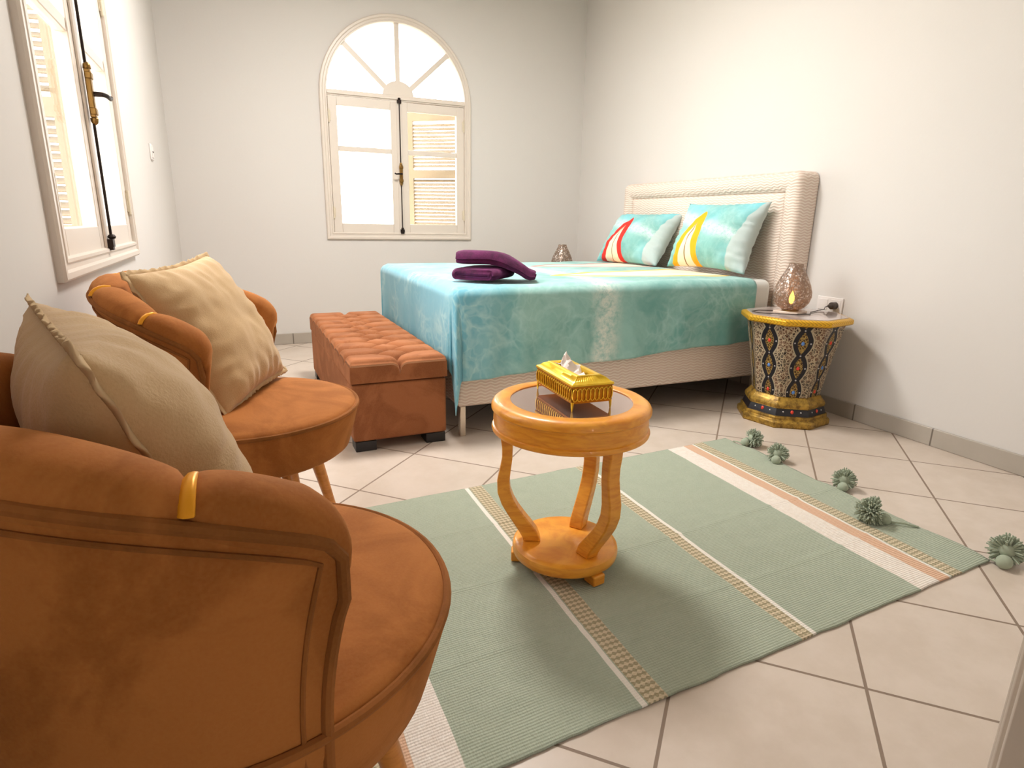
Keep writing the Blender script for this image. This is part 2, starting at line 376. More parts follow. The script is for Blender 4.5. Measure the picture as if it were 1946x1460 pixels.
# ------------------------------------------------------------------ mesh helpers
def newobj(name, me, mat=None, parent=None, smooth=False, loc=None):
    o = bpy.data.objects.new(name, me); COL.objects.link(o)
    if mat is not None: me.materials.append(mat)
    if parent is not None: o.parent = parent
    if loc is not None: o.location = loc
    if smooth: me.polygons.foreach_set('use_smooth', [True] * len(me.polygons))
    return o
class Mesh:
    def __init__(s): s.v = []; s.f = []; s.uv = {}
    def add(s, vs, fs):
        b = len(s.v); s.v += [tuple(map(float, p)) for p in vs]; s.f += [tuple(i + b for i in f) for f in fs]; return b
    def box(s, x0, x1, y0, y1, z0, z1):
        vs = [(x, y, z) for z in (z0, z1) for y in (y0, y1) for x in (x0, x1)]
        s.add(vs, [(0, 2, 3, 1), (4, 5, 7, 6), (0, 1, 5, 4), (2, 6, 7, 3), (0, 4, 6, 2), (1, 3, 7, 5)]); return s
    def obox(s, c, ax, ay, az):
        c = Vector(c); ax, ay, az = Vector(ax), Vector(ay), Vector(az)
        vs = [c + ax * i + ay * j + az * k for k in (-1, 1) for j in (-1, 1) for i in (-1, 1)]
        s.add(vs, [(0, 2, 3, 1), (4, 5, 7, 6), (0, 1, 5, 4), (2, 6, 7, 3), (0, 4, 6, 2), (1, 3, 7, 5)]); return s
    def lathe(s, prof, n=48, c=(0, 0), rot=0.0, closed=False, cap=True):
        """prof: list of (r, z)"""
        b = len(s.v); m = len(prof)
        for k in range(n):
            a = rot + 2 * PI * k / n
            for r, z in prof: s.v.append((c[0] + r * math.cos(a), c[1] + r * math.sin(a), z))
        for k in range(n):
            k2 = (k + 1) % n
            for i in range(m - 1 + (1 if closed else 0)):
                j = (i + 1) % m
                s.f.append((b + k * m + i, b + k2 * m + i, b + k2 * m + j, b + k * m + j))
        if cap and not closed:
            if prof[0][0] > 1e-5: s.f.append(tuple(b + k * m for k in reversed(range(n))))
            if prof[-1][0] > 1e-5: s.f.append(tuple(b + k * m + m - 1 for k in range(n)))
        return s
    def tube(s, pts, rad, n=8, closed=False):
        pts = [Vector(p) for p in pts]; N = len(pts); b = len(s.v)
        up = Vector((0, 0, 1)); prev = None
        for i, p in enumerate(pts):
            if closed: t = (pts[(i + 1) % N] - pts[i - 1])
            else: t = pts[min(i + 1, N - 1)] - pts[max(i - 1, 0)]
            t.normalize()
            if prev is None:
                a = up if abs(t.z) < .9 else Vector((1, 0, 0)); x = t.cross(a).normalized()
            else:
                x = (prev - t * prev.dot(t)).normalized()
            prev = x; y = t.cross(x); r = rad(i / (N - 1)) if callable(rad) else rad
            for k in range(n):
                an = 2 * PI * k / n; q = p + x * (r * math.cos(an)) + y * (r * math.sin(an)); s.v.append(tuple(q))
        for i in range(N - (0 if closed else 1)):
            j = (i + 1) % N
            for k in range(n):
                k2 = (k + 1) % n; s.f.append((b + i * n + k, b + i * n + k2, b + j * n + k2, b + j * n + k))
        if not closed:
            s.f.append(tuple(b + k for k in reversed(range(n)))); s.f.append(tuple(b + (N - 1) * n + k for k in range(n)))
        return s
    def grid(s, P, wrap_u=False, wrap_v=False):
        """P: array (nu, nv, 3)"""
        P = np.asarray(P, float); nu, nv = P.shape[:2]; b = len(s.v)
        s.v += [tuple(x) for x in P.reshape(-1, 3)]
        for i in range(nu - (0 if wrap_u else 1)):
            i2 = (i + 1) % nu
            for j in range(nv - (0 if wrap_v else 1)):
                j2 = (j + 1) % nv
                s.f.append((b + i * nv + j, b + i2 * nv + j, b + i2 * nv + j2, b + i * nv + j2))
        return b
    def prism(s, poly, z0, z1):
        n = len(poly); b = len(s.v)
        s.v += [(x, y, z0) for x, y in poly] + [(x, y, z1) for x, y in poly]
        s.f.append(tuple(b + i for i in reversed(range(n)))); s.f.append(tuple(b + n + i for i in range(n)))
        for i in range(n):
            j = (i + 1) % n; s.f.append((b + i, b + j, b + n + j, b + n + i))
        return s
    def build(s, name, mat, parent=None, smooth=False, bevel=0.0, bseg=2, loc=None, uv=None, subsurf=0, autosm=None):
        me = bpy.data.meshes.new(name); me.from_pydata(s.v, [], s.f); me.update(); me.validate()
        if uv is not None:
            l = me.uv_layers.new(name='UVMap'); vi = np.zeros(len(me.loops), int); me.loops.foreach_get('vertex_index', vi)
            l.data.foreach_set('uv', np.asarray(uv, float)[vi].ravel())
        o = newobj(name, me, mat, parent, smooth or bevel > 0, loc)
        if bevel > 0:
            md = o.modifiers.new('bevel', 'BEVEL'); md.width = bevel; md.segments = bseg; md.limit_method = 'ANGLE'; md.angle_limit = R(35)
            md.harden_normals = False
        if subsurf:
            md = o.modifiers.new('sub', 'SUBSURF'); md.levels = subsurf; md.render_levels = subsurf
        if smooth or bevel > 0:
            try:
                me.set_sharp_from_angle(angle=R(40 if autosm is None else autosm))
            except Exception: pass
        return o
def empty(name, loc=(0, 0, 0), rz=0.0, mat=None):
    o = bpy.data.objects.new(name, None); COL.objects.link(o); o.empty_display_size = .1
    if mat is not None: o.matrix_world = mat
    else: o.location = loc; o.rotation_euler = (0, 0, rz)
    return o
def tag(o, label, cat, group=None):
    o['label'] = label; o['category'] = cat
    if group: o['group'] = group
    return o
def struct(o, label=None):
    o['kind'] = 'structure'
    if label: o['label'] = label
    return o
def copy_tree(o, parent=None):
    c = o.copy(); COL.objects.link(c)
    if parent is not None: c.parent = parent; c.matrix_parent_inverse = o.matrix_parent_inverse.copy()
    for ch in list(o.children): copy_tree(ch, c)
    return c
def fbm(x, y, z=0.0, sc=1.0, oc=3):
    return mnoise.fractal(Vector((x * sc, y * sc, z * sc)), 1.0, 2.0, oc)

# ------------------------------------------------------------------ room
WT = .12
def arch_x(R_, t): return R_ * math.cos(t), R_ * math.sin(t)
AZ, HW = 1.868, .56                   # arch centre height, opening half width
SILL = .852
def arch_wall(name, uc, u0, u1, tomap, label):
    """wall in (u, depth, z) with an arched opening centred at uc; depth 0 = room face, WT = outside"""
    m = Mesh(); zt = CH
    n = 24
    us = [uc + HW * math.cos(PI - PI * k / n) for k in range(n + 1)]
    zs = [AZ + HW * math.sin(PI * k / n) for k in range(n + 1)]
    for d in (0.0, WT):
        def q(a, b, c_, e): 
            m.add([tomap(p[0], d, p[1]) for p in (a, b, c_, e)], [(0, 1, 2, 3)] if d == 0 else [(3, 2, 1, 0)])
        q((u0, 0), (uc - HW, 0), (uc - HW, zt), (u0, zt)); q((uc + HW, 0), (u1, 0), (u1, zt), (uc + HW, zt))
        q((uc - HW, 0), (uc + HW, 0), (uc + HW, SILL), (uc - HW, SILL))
        for k in range(n): q((us[k], zs[k]), (us[k + 1], zs[k + 1]), (us[k + 1], zt), (us[k], zt))
    loop = [(uc - HW, SILL)] + list(zip(us, zs)) + [(uc + HW, SILL)]
    for k in range(len(loop)):
        a, b = loop[k], loop[(k + 1) % len(loop)]
        m.add([tomap(a[0], 0, a[1]), tomap(b[0], 0, b[1]), tomap(b[0], WT, b[1]), tomap(a[0], WT, a[1])], [(0, 1, 2, 3)])
    # outer ends
    for a, b in (((u0, 0), (u0, zt)), ((u1, zt), (u1, 0)), ((u0, zt), (u1, zt)), ((u1, 0), (u0, 0))):
        m.add([tomap(a[0], 0, a[1]), tomap(b[0], 0, b[1]), tomap(b[0], WT, b[1]), tomap(a[0], WT, a[1])], [(0, 1, 2, 3)])
    o = m.build(name, M['wall']); struct(o, label); return o
arch_wall('wall_back', 1.215, LS, RW + WT, lambda u, d, z: (u, BY + d, z), 'plain off-white wall behind the bed with an arched window')
arch_wall('wall_left', 2.335, FY - WT, BY + WT, lambda u, d, z: (LS - d, u, z), 'off-white wall at the left with an arched window')
m = Mesh(); m.box(RW, RW + WT, FY - WT, BY, 0, CH); struct(m.build('wall_right', M['wall']), 'off-white wall behind the headboard')
m = Mesh(); m.box(LS, -.33, FY - WT, FY, 0, CH); m.box(.80, RW, FY - WT, FY, 0, CH); m.box(-.33, .80, FY - WT, FY, 2.12, CH)
struct(m.build('wall_front', M['wall']), 'off-white wall with the open doorway')
m = Mesh(); m.box(LS - WT, RW + WT, FY - WT, BY + WT, CH, CH + .12); struct(m.build('ceiling', M['ceiling']), 'off-white ceiling')
m = Mesh(); m.box(LS - WT, RW + WT, -2.5, BY + WT, -.12, 0); struct(m.build('floor', M['tiles']), 'beige square floor tiles laid diagonally with brown grout')
m = Mesh(); m.box(-60, 60, -60, 60, -.6, -.5); struct(m.build('ground', M['ground']), 'pale ground outside')
m = Mesh(); m.box(RW - .011, RW, FY, BY, 0, .085); struct(m.build('baseboard_right', M['skirt_y'], bevel=.003), 'grey tile skirting under the right wall')
m = Mesh(); m.box(LS, RW - .011, BY - .011, BY, 0, .085); struct(m.build('baseboard_back', M['skirt_x'], bevel=.003), 'grey tile skirting under the back wall')
m = Mesh(); m.box(LS, LS + .011, FY, BY - .011, 0, .085); struct(m.build('baseboard_left', M['skirt_y'], bevel=.003), 'grey tile skirting under the left wall')
# unseen hallway behind the camera, added to limit daylight through the doorway
m = Mesh(); m.box(-.62, -.50, -2.5, FY - WT, 0, 2.4); m.box(1.00, 1.12, -2.5, FY - WT, 0, 2.4); m.box(-.62, .74, -2.62, -2.5, 0, 2.5); m.box(.74, 1.12, -2.62, -2.5, 1.9, 2.5); struct(m.build('wall_hallway_unseen', M['wall']), 'unseen hallway walls added to limit daylight through the doorway')  # gap in the end wall sized to let a little daylight in
m = Mesh(); m.box(-.62, 1.12, -2.5, FY - WT, 2.4, 2.5); struct(m.build('ceiling_hallway_unseen', M['ceiling']), 'unseen hallway ceiling added to limit daylight through the doorway')
# door casing at the right edge of the picture: room side of the doorway wall
m = Mesh()
m.box(.765, .80, FY - WT, FY + .012, 0, 2.12); m.box(-.33, -.30, FY - WT, FY + .012, 0, 2.12); m.box(-.30, .765, FY - WT, FY + .012, 2.09, 2.12)
m.box(.775, .865, FY, FY + .022, 0, 2.19)
m.box(.79, .85, FY + .022, FY + .030, 0, 2.17)
struct(m.build('trim_1', M['frame'], bevel=.004), 'painted door casing at the right edge')

# ------------------------------------------------------------------ windows
WW = .595                                    # half width of casing
def outline(off, n=28):
    hw = WW - off; z0 = .815 + off
    pts = [(-hw, z0), (-hw, AZ * .5 + z0 * .5)] + [(hw * math.cos(PI - PI * k / n), AZ + hw * math.sin(PI * k / n)) for k in range(n + 1)] + [(hw, AZ * .5 + z0 * .5), (hw, z0)]
    return pts
def sweep_outline(m, prof):
    rows = []
    for off, y in prof: rows.append([(x, y, z) for x, z in outline(off)])
    P = np.array(rows)                       # prof x outline
    m.grid(P, wrap_u=True, wrap_v=True); return m
def make_window(name, loc, rz, label, lever):
    root = empty(name, loc, rz); struct(root, label)
    m = Mesh(); sweep_outline(m, [(0, 0), (0, -.014), (.006, -.020), (.020, -.020), (.026, -.013), (.040, -.013), (.044, -.018), (.052, -.018), (.056, -.010), (.058, .05), (.033, .05), (.033, .001)])
    m.build('window_frame', M['frame'], root, smooth=True, autosm=30)
    m = Mesh(); m.box(-.540, .540, -.008, .045, 1.862, 1.905); m.box(-.540, .540, -.018, -.008, 1.872, 1.890); m.build('transom', M['frame'], root, bevel=.003)
    # fan light: hub, rays, glass
    m = Mesh(); hub = [(.12 * math.cos(PI * k / 24), .12 * math.sin(PI * k / 24)) for k in range(25)]
    b = m.add([(x, -.006, 1.905 + z * .85) for x, z in hub] + [(x, .03, 1.905 + z * .85) for x, z in hub],
              [tuple(range(25))[::-1], tuple(range(25, 50))] + [(k, k + 1, k + 26, k + 25) for k in range(24)] + [(24, 0, 25, 49)])
    m.build('fan_hub', M['frame'], root)
    for a in (42, 90, 138):
        d = Vector((math.cos(R(a)), 0, math.sin(R(a)))); n_ = Vector((-d.z, 0, d.x)); c0 = Vector((0, .012, 1.868))
        m = Mesh(); m.obox(c0 + d * .315, d * .228, n_ * .019, Vector((0, .014, 0))); m.build('fan_bar', M['frame'], root, bevel=.003)
    m = Mesh(); pts = [(.545 * math.cos(PI * k / 24), AZ + .545 * math.sin(PI * k / 24)) for k in range(25)]
    m.add([(x, .018, max(z, 1.88)) for x, z in pts] + [(x, .022, max(z, 1.88)) for x, z in pts], [tuple(range(25))[::-1], tuple(range(25, 50))]); m.build('fan_pane', M['glass'], root)
    # two casements
    for sg in (-1, 1):
        e = 'casement'
        x0, x1 = (-.5365, -.004) if sg < 0 else (.004, .5365)
        st = .064
        m = Mesh()
        m.box(x0, x0 + st, -.006, .034, .866, 1.858); m.box(x1 - st, x1, -.006, .034, .866, 1.858)
        m.box(x0 + st, x1 - st, -.006, .034, .866, .938); m.box(x0 + st, x1 - st, -.006, .034, 1.795, 1.858)
        m.box(x0 + st, x1 - st, -.002, .030, 1.474, 1.511)
        if sg > 0: m.box(-.022, .022, -.014, -.006, .866, 1.858)
        c = m.build(e, M['frame'], root, bevel=.003)
        for z0, z1 in ((.938, 1.478), (1.508, 1.795)):
            g = Mesh(); g.box(x0 + st - .004, x1 - st + .004, .012, .016, z0 - .004, z1 + .004); g.build('pane', M['glass'], c)
        for hz in (1.02, 1.72):
            g = Mesh(); hx = -.534 if sg < 0 else .534
            g.lathe([(.006, hz - .045), (.006, hz + .045)], 10, (hx, -.012)); g.lathe([(.0, hz - .053), (.004, hz - .049), (.006, hz - .045)], 10, (hx, -.012)); g.box(hx - .014, hx + .014, -.010, -.004, hz - .035, hz + .035)
            g.build('hinge', M['hinge'], c)
    # espagnolette bolt
    m = Mesh(); m.tube([(.0, -.024, .868), (.0, -.024, 1.868)], .0042, 8)
    for z in (.885, 1.858): m.obox((0, -.022, z), (.016, 0, 0), (0, .008, 0), (0, 0, .012)); m.lathe([(0, z + .010), (.010, z + .014), (.012, z + .020), (.008, z + .026), (0, z + .028)], 10, (0, -.026)); 
    m.obox((0, -.018, .872), (.013, 0, 0), (0, .010, 0), (0, 0, .009))
    bolt = m.build('window_bolt', M['iron'], root, smooth=True)
    m = Mesh(); z = 1.325
    m.obox((0, -.027, z), (.013, 0, 0), (0, .008, 0), (0, 0, .068)); m.obox((0, -.029, z - .05), (.016, 0, 0), (0, .009, 0), (0, 0, .010)); m.obox((0, -.029, z + .05), (.016, 0, 0), (0, .009, 0), (0, 0, .010))
    m.lathe([(0, z - .09), (.010, z - .082), (.012, z - .068)], 10, (0, -.027)); m.lathe([(.012, z + .068), (.010, z + .082), (0, z + .09)], 10, (0, -.027))
    m.build('lock_case', M['brass'], bolt, bevel=.003)
    m = Mesh(); m.tube([(0, -.03, z), (0, -.058, z), (lever * .012, -.066, z - .001), (lever * .05, -.070, z - .004), (lever * .062, -.070, z + .002)], lambda t: .0075 - .002 * t, 8)
    m.build('handle', M['iron'], bolt, smooth=True)
    return root
make_window('window_1', (1.215, BY, 0), 0, 'arched white window in the back wall above the bench', -1)
make_window('window_2', (LS, 2.335, 0), R(90), 'arched white window in the left wall above the armchairs', 1)
# louvred shutters outside
def shutter(hx, hy, ang, label, width=.52, loc_z=.86, h=1.0):
    root = empty('window_shutter', (hx, hy, loc_z), ang)
    tag(root, label, 'shutter', None)
    m = Mesh(); m.box(0, .06, -.016, .016, 0, h); m.box(width - .06, width, -.016, .016, 0, h)
    for z in (0, h * .5 - .035, h - .07): m.box(.06, width - .06, -.016, .016, z, z + .07)
    m.build('shutter_frame', M['grille'], root)
    m = Mesh(); z = .085
    while z < h - .085:
        if not (h * .5 - .045 < z < h * .5 + .045): m.obox((width / 2, 0, z), (width / 2 - .058, 0, 0), (0, .012, -.010), (0, .002, .0024))
        z += .030
    m.build('louvre_slats', M['grille'], root)
    return root
shutter(1.80, BY + WT + .02, R(142), 'pale louvred shutter standing ajar outside the right half of the back window')
shutter(1.215 - .62, BY + WT + .03, R(168), 'pale louvred shutter folded open outside the left half of the back window')
shutter(LS - WT - .02, 2.335 + .62, R(172), 'pale louvred shutter open outside the far half of the left window')
shutter(LS - WT - .03, 2.335 - .62, R(262), 'pale louvred shutter open outside the near half of the left window')

# light switch on left wall, double socket on right wall
m = Mesh(); m.box(0, .009, -.041, .041, -.041, .041); sw = m.build('light_switch', M['white_plastic'], bevel=.003, loc=(LS, 3.94, 1.30))
tag(sw, 'small square white light switch on the left wall beyond the window', 'light switch')
m = Mesh(); m.box(.009, .012, -.030, .030, -.030, .030); m.build('rocker', M['white_plastic'], sw, bevel=.0015)
m = Mesh(); m.box(.012, .0135, -.020, .024, -.002, .004); m.build('indicator_slot', M['dark_gap'], sw)

sk = empty('wall_socket', (RW, 2.275, .575)); tag(sk, 'white double wall plate with a black plug, beside the lit lamp', 'socket')
m = Mesh(); m.box(-.009, 0, -.078, .078, -.041, .041); m.build('cover_plate', M['white_plastic'], sk, bevel=.003)
m = Mesh(); m.box(-.012, -.009, .010, .066, -.029, .029); m.build('blank_insert', M['white_plastic'], sk, bevel=.0015)
m = Mesh(); m.box(-.011, -.009, -.068, -.010, -.030, .030); m.build('socket_insert', M['white_plastic'], sk, bevel=.0015)

# made-up ceiling fixture (out of view, houses the added fill light)
clf = empty('added_fill_fixture', (0.9, 3.0, CH)); tag(clf, 'round ceiling fixture out of view, added to house the fill light', 'lamp')
m = Mesh(); m.lathe([(0, 0), (.34, 0), (.34, -.05), (.325, -.10), (.315, -.10), (.328, -.05), (.328, -.02), (0, -.02)], 40); m.build('fill_fixture_ring', M['fill_housing'], clf, smooth=True)

# ------------------------------------------------------------------ scallop armchairs
def make_chair(label):
    root = empty('armchair'); tag(root, label, 'armchair', 'brown velvet armchairs')
    AM = R(87); N = 6
    SE = [R(d) for d in (-87, -66, -33, 0, 33, 66, 87)]
    def cang(i): k = min(i // 24, 5); return SE[k] + (SE[k + 1] - SE[k]) * (i - 24 * k) / 24.0
    Rb = .312
    # seat drum
    m = Mesh()
    m.lathe([(0, .325), (.22, .325), (.262, .328), (.272, .336), (.279, .36), (.290, .40), (.298, .43), (.300, .446), (.297, .452)], 72)
    seat = m.build('seat', M['velvet'], root, smooth=True, autosm=60)
    m = Mesh()
    prof = [(.297, .450), (.292, .460), (.280, .466), (.24, .472), (.17, .476), (.08, .478), (0, .479)]
    m.lathe(prof, 72); m.build('seat_cushion', M['velvet'], root, smooth=True, autosm=80)
    m = Mesh(); m.tube([(.299 * math.cos(2 * PI * k / 72), .299 * math.sin(2 * PI * k / 72), .453) for k in range(72)], .0062, 8, closed=True)
    m.build('piping', M['piping'], seat, smooth=True)
    def hgt(a):                                # rim height, a = |angle| from the back centre
        t = min(abs(a) / AM, 1.0); return .830 - .100 * t ** 2 - .035 * t ** 7
    def ro(z):                                 # outer shell radius
        t = (z - .30) / .5; return .290 + .041 * max(0, t) ** 1.6
    # outer shell
    nt, nz = 73, 16
    def endf(a):                               # rounds the front end of the arm
        t = abs(a) / AM; return 1.0
    rows = []
    for i in range(nt):
        a = -AM + 2 * AM * i / (nt - 1); th = PI + a; h = hgt(a) - .036
        # round the top front corner
        e = max(0.0, (abs(a) / AM - .93) / .07); h -= .045 * (1 - math.sqrt(max(0, 1 - e * e)))
        fwd = .0
        col = []
        for j in range(nz):
            z = .305 + (h - .305) * j / (nz - 1)
            sw_ = .17 * max(0, (z - .46) / .27) ** 2.2 * (abs(a) / AM) ** 6        # arm ends lean forward near the top
            tth = PI + a * (1 + sw_ * .9)
            col.append((ro(z) * math.cos(tth), ro(z) * math.sin(tth), z))
        for j in reversed(range(nz)):
            z = .305 + (h - .305) * j / (nz - 1); r = ro(z) - .022
            sw_ = .17 * max(0, (z - .46) / .27) ** 2.2 * (abs(a) / AM) ** 6
            tth = PI + a * (1 + sw_ * .9)
            col.append((r * math.cos(tth), r * math.sin(tth), z))
        rows.append(col)
    m = Mesh(); b = m.grid(np.array(rows), wrap_v=True)
    L = 2 * nz; m.f.append(tuple(b + j for j in range(L))); m.f.append(tuple(b + (nt - 1) * L + j for j in reversed(range(L))))
    shell = m.build('back_shell', M['velvet'], root, smooth=True, autosm=50)
    # shell piping: along the rim and down both front edges
    top = [tuple(np.array(rows[i][nz - 1]) * [1.008, 1.008, 1] + [0, 0, -.002]) for i in range(nt)]
    left = [tuple(np.array(rows[0][j]) * [1.004, 1.004, 1]) for j in range(nz - 1)]
    right = [tuple(np.array(rows[-1][j]) * [1.004, 1.004, 1]) for j in reversed(range(nz - 1))]
    m = Mesh(); m.tube(left + top + right, .0065, 8); m.build('shell_piping', M['piping'], shell, smooth=True)
    # second line of stitching a little inside
    st = [tuple(np.array(rows[i][nz - 2]) * [1.006, 1.006, 1] + [0, 0, .004]) for i in range(2, nt - 2)]
    st = [tuple(np.array(rows[2][j]) * [1.003, 1.003, 1]) for j in range(nz - 2)] + st + [tuple(np.array(rows[-3][j]) * [1.003, 1.003, 1]) for j in reversed(range(nz - 2))]
    m = Mesh(); m.tube(st, .0028, 6); m.build('stitched_welt', M['piping'], shell, smooth=True)
    # padded channels
    nt = 6 * 24 + 1; rows = []
    for i in range(nt):
        a = cang(i); t = (i % 24) / 24.0
        bul = math.sqrt(max(0.0, 1 - (2 * t - 1) ** 2)) if 0 < t else 0.0
        bul = bul ** .8
        e = min(i, nt - 1 - i) / 24.0; endr = 1.0
        if e < .35: endr = math.sqrt(max(0.0, 1 - (1 - e / .35) ** 2))
        atend = i in (0, nt - 1)
        h = hgt(a); T = .044 + .026 * bul
        if e < 1: T = (.026 + .044 * endr) if e < .35 else (max(T, .070) if e < .5 else T)
        h = h - .014 * (1 - bul) if e > .35 else h - .040 * (1 - endr)
        col = []
        zb = .455
        cz = h - T / 2; 
        for j in range(9):
            z = zb + (cz - zb) * j / 9.0
            k = min(1.0, (z - zb) / .14)
            Tz = .034 + (T - .034) * (.35 + .65 * k)
            col.append((ro(z) - .016 - Tz, z))
        rc = ro(cz) - .010 - T / 2 + .004; rr = T / 2
        for j in range(13):
            an = PI - j * (PI * 1.36) / 12
            col.append((rc + (rr + .004) * math.cos(an) + (.006 * bul if math.cos(an) > 0 else 0), cz + rr * 1.0 * math.sin(an)))
        z = cz - rr * 1.05
        col.append((ro(z) - .016, z)); col.append((ro(zb) - .018, zb))
        pts = []
        for r_, z in col:
            sw_ = .17 * max(0, (z - .46) / .27) ** 2.2 * (abs(a) / AM) ** 6
            tth = PI + a * (1 + sw_ * .9)
            ext = 0.0
            if e < .35: ext = (1 if a > 0 else -1) * .030 * endr * 0
            pts.append((r_ * math.cos(tth), r_ * math.sin(tth), z))
        rows.append(pts)
    m = Mesh(); b = m.grid(np.array(rows), wrap_v=True); L = len(rows[0])
    m.f.append(tuple(b + j for j in range(L))); m.f.append(tuple(b + (nt - 1) * L + j for j in reversed(range(L))))
    padding = m.build('channel_padding', M['velvet'], root, smooth=True, autosm=180)
    # gold trims laid into each seam
    for k in range(1, N):
        r0 = rows[24 * k][9:22]
        c = np.array(rows[24 * k][15]); pts = []
        a = SE[k]; th = PI + a; tan = np.array([-math.sin(th), math.cos(th), 0]) * .0065
        P = np.array(r0[3:9]); n_ = len(P); cz = np.array([math.cos(th) * (ro(.75) - .035), math.sin(th) * (ro(.75) - .035), hgt(a) - .035])
        g = []
        for p in P:
            d = (p - cz); d /= np.linalg.norm(d) + 1e-9
            g.append([p + d * .003 - tan, p + d * .009 - tan * .6, p + d * .010, p + d * .009 + tan * .6, p + d * .003 + tan])
        m = Mesh(); m.grid(np.array(g)); m.build('gold_trim', M['gold'], padding, smooth=True, autosm=180)
    for k in range(4):
        a = R(45 + 90 * k)
        m = Mesh(); m.tube([(.175 * math.cos(a), .175 * math.sin(a), .335), (.262 * math.cos(a), .262 * math.sin(a), .0)], lambda t: .023 - .010 * t, 20)
        m.build('leg', M['legwood'], root, smooth=True, autosm=50)
    return root
ch = make_chair('brown velvet scallop-back armchair nearest the camera, cut off by the left edge')
ch.location = (-.060, .815, .008); ch.rotation_euler = (0, 0, R(22))
ch2 = copy_tree(ch); ch2['label'] = 'brown velvet scallop-back armchair under the left window, wholly in view'
ch2.location = (-.022, 1.80, 0); ch2.rotation_euler = (0, 0, R(-17))

# ------------------------------------------------------------------ cushions
def cushion_mesh(w, h, T, seed, ear=.05, n=40, flange=.018, wr=.006, uvfront=False):
    """closed pillow in the XY plane, thickness along Z; corners at (+-w/2, +-h/2)"""
    rng = random.Random(seed); ox = rng.random() * 50
    s = np.linspace(-1, 1, n + 1)
    tops, bots = [], []
    for i, a in enumerate(s):
        rt, rb = [], []
        for j, b in enumerate(s):
            px = a * w / 2 * (1 - ear * (1 - b * b)); 
            px = a * w / 2 * (1 - ear * math.cos(b * PI / 2) ** 1.0 * abs(a)); py = b * h / 2 * (1 - ear * math.cos(a * PI / 2) * abs(b))
            q = max(0.0, (1 - abs(a) ** 2.6)) ** .55 * max(0.0, (1 - abs(b) ** 2.6)) ** .55
            wz = fbm(px + ox, py, 0, 7, 3) * wr * min(1, q * 2.5)
            gat = wr * .55 * (math.sin(py * 120 + 3 * fbm(py + ox, px, 1, 12, 2)) * math.exp(-(1 - abs(a)) / .28) * (1 - abs(b) ** 4) + math.sin(px * 120 + 3 * fbm(px + ox, py, 2, 12, 2)) * math.exp(-(1 - abs(b)) / .28) * (1 - abs(a) ** 4)) * min(1, q * 3)
            wz += gat
            # creases radiating from the corners
            cr = math.sin(math.atan2(1.02 - abs(b), 1.02 - abs(a)) * 16 + ox) * wr * .6 * (abs(a) * abs(b)) ** 2 * (q ** .5)
            rt.append((px, py, T / 2 * q + wz + cr)); rb.append((px, py, -T / 2 * q + wz * .6 - cr))
        tops.append(rt); bots.append(rb)
    m = Mesh(); A = np.array(tops); B = np.array(bots)
    b0 = m.grid(A); b1 = len(m.v); m.grid(B[:, ::-1])
    uv = [((a + 1) / 2, (b + 1) / 2) for a in s for b in s]; uv = uv + [((a + 1) / 2, (b + 1) / 2) for a in s for b in s[::-1]]
    return m, uv, A
def weld(o, d=.0004):
    import bmesh
    bm = bmesh.new(); bm.from_mesh(o.data); bmesh.ops.remove_doubles(bm, verts=bm.verts, dist=d); bm.to_mesh(o.data); bm.free()
    o.data.polygons.foreach_set('use_smooth', [True] * len(o.data.polygons))
def frame_mat(c00, c10, c01):
    """matrix with x from c00->c10, y from c00->c01, origin at the square's centre"""
    c00, c10, c01 = Vector(c00), Vector(c10), Vector(c01)
    x = (c10 - c00).normalized(); y = (c01 - c00); y = (y - x * y.dot(x)).normalized(); z = x.cross(y)
    o = c00 + (c10 - c00) / 2 + (c01 - c00) / 2
    return Matrix(((x.x, y.x, z.x, o.x), (x.y, y.y, z.y, o.y), (x.z, y.z, z.z, o.z), (0, 0, 0, 1)))
def fray(A, seed, amp=.003, wd=.009):
    """flat frayed flange around the rim"""
    rng = random.Random(seed)
    n = A.shape[0]; ring = [A[i, 0] for i in range(n)] + [A[-1, j] for j in range(1, n)] + [A[i, -1] for i in range(n - 2, -1, -1)] + [A[0, j] for j in range(n - 2, 0, -1)]
    out = []
    P = np.array(ring); N = len(P); dense = []
    for k in range(N):
        for t in (0, .5): dense.append(P[k] * (1 - t) + P[(k + 1) % N] * t)
    P = np.array(dense); N = len(P); c = P.mean(0); g = []
    for k in range(N):
        d = P[k] - c; d[2] = 0; dd = np.array([np.sign(d[0]) * (abs(d[0]) > abs(d[1]) * .985), np.sign(d[1]) * (abs(d[1]) > abs(d[0]) * .985), 0], float); dd /= max(1, np.linalg.norm(dd))
        w_ = wd * (.75 + .5 * rng.random()); zz = amp * math.sin(k * .9 + 2 * math.sin(k * .21))
        q = P[k]
        g.append([q - dd * .006 + [0, 0, .004], q + dd * w_ * .5 + [0, 0, .002 + zz * .5], q + dd * w_ + [0, 0, zz + .001], q + dd * w_ + [0, 0, zz - .001], q + dd * w_ * .5 + [0, 0, -.002 + zz * .5], q - dd * .006 + [0, 0, -.004]])
    m = Mesh(); m.grid(np.array(g), wrap_u=True, wrap_v=True); return m
def make_cushion(mat, T, seed, label, L=.42, bend=0.0):
    root = empty('cushion', mat=mat); tag(root, label, 'cushion', 'beige cushions with frayed edges on the armchairs')
    m, uv, A = cushion_mesh(L, L, T, seed, ear=.07, wr=.010)
    o = m.build('cushion_cover', M['linen'], root, smooth=True, uv=uv); weld(o)
    f = fray(A, seed); f.build('frayed_edge', M['fray'], root, smooth=True, autosm=180)
    return root
make_cushion(frame_mat((-.076, 1.667, .470), (.091, 2.05, .495), (-.269, 1.725, .83)), .17, 3, 'beige linen cushion standing on its side in the farther armchair')
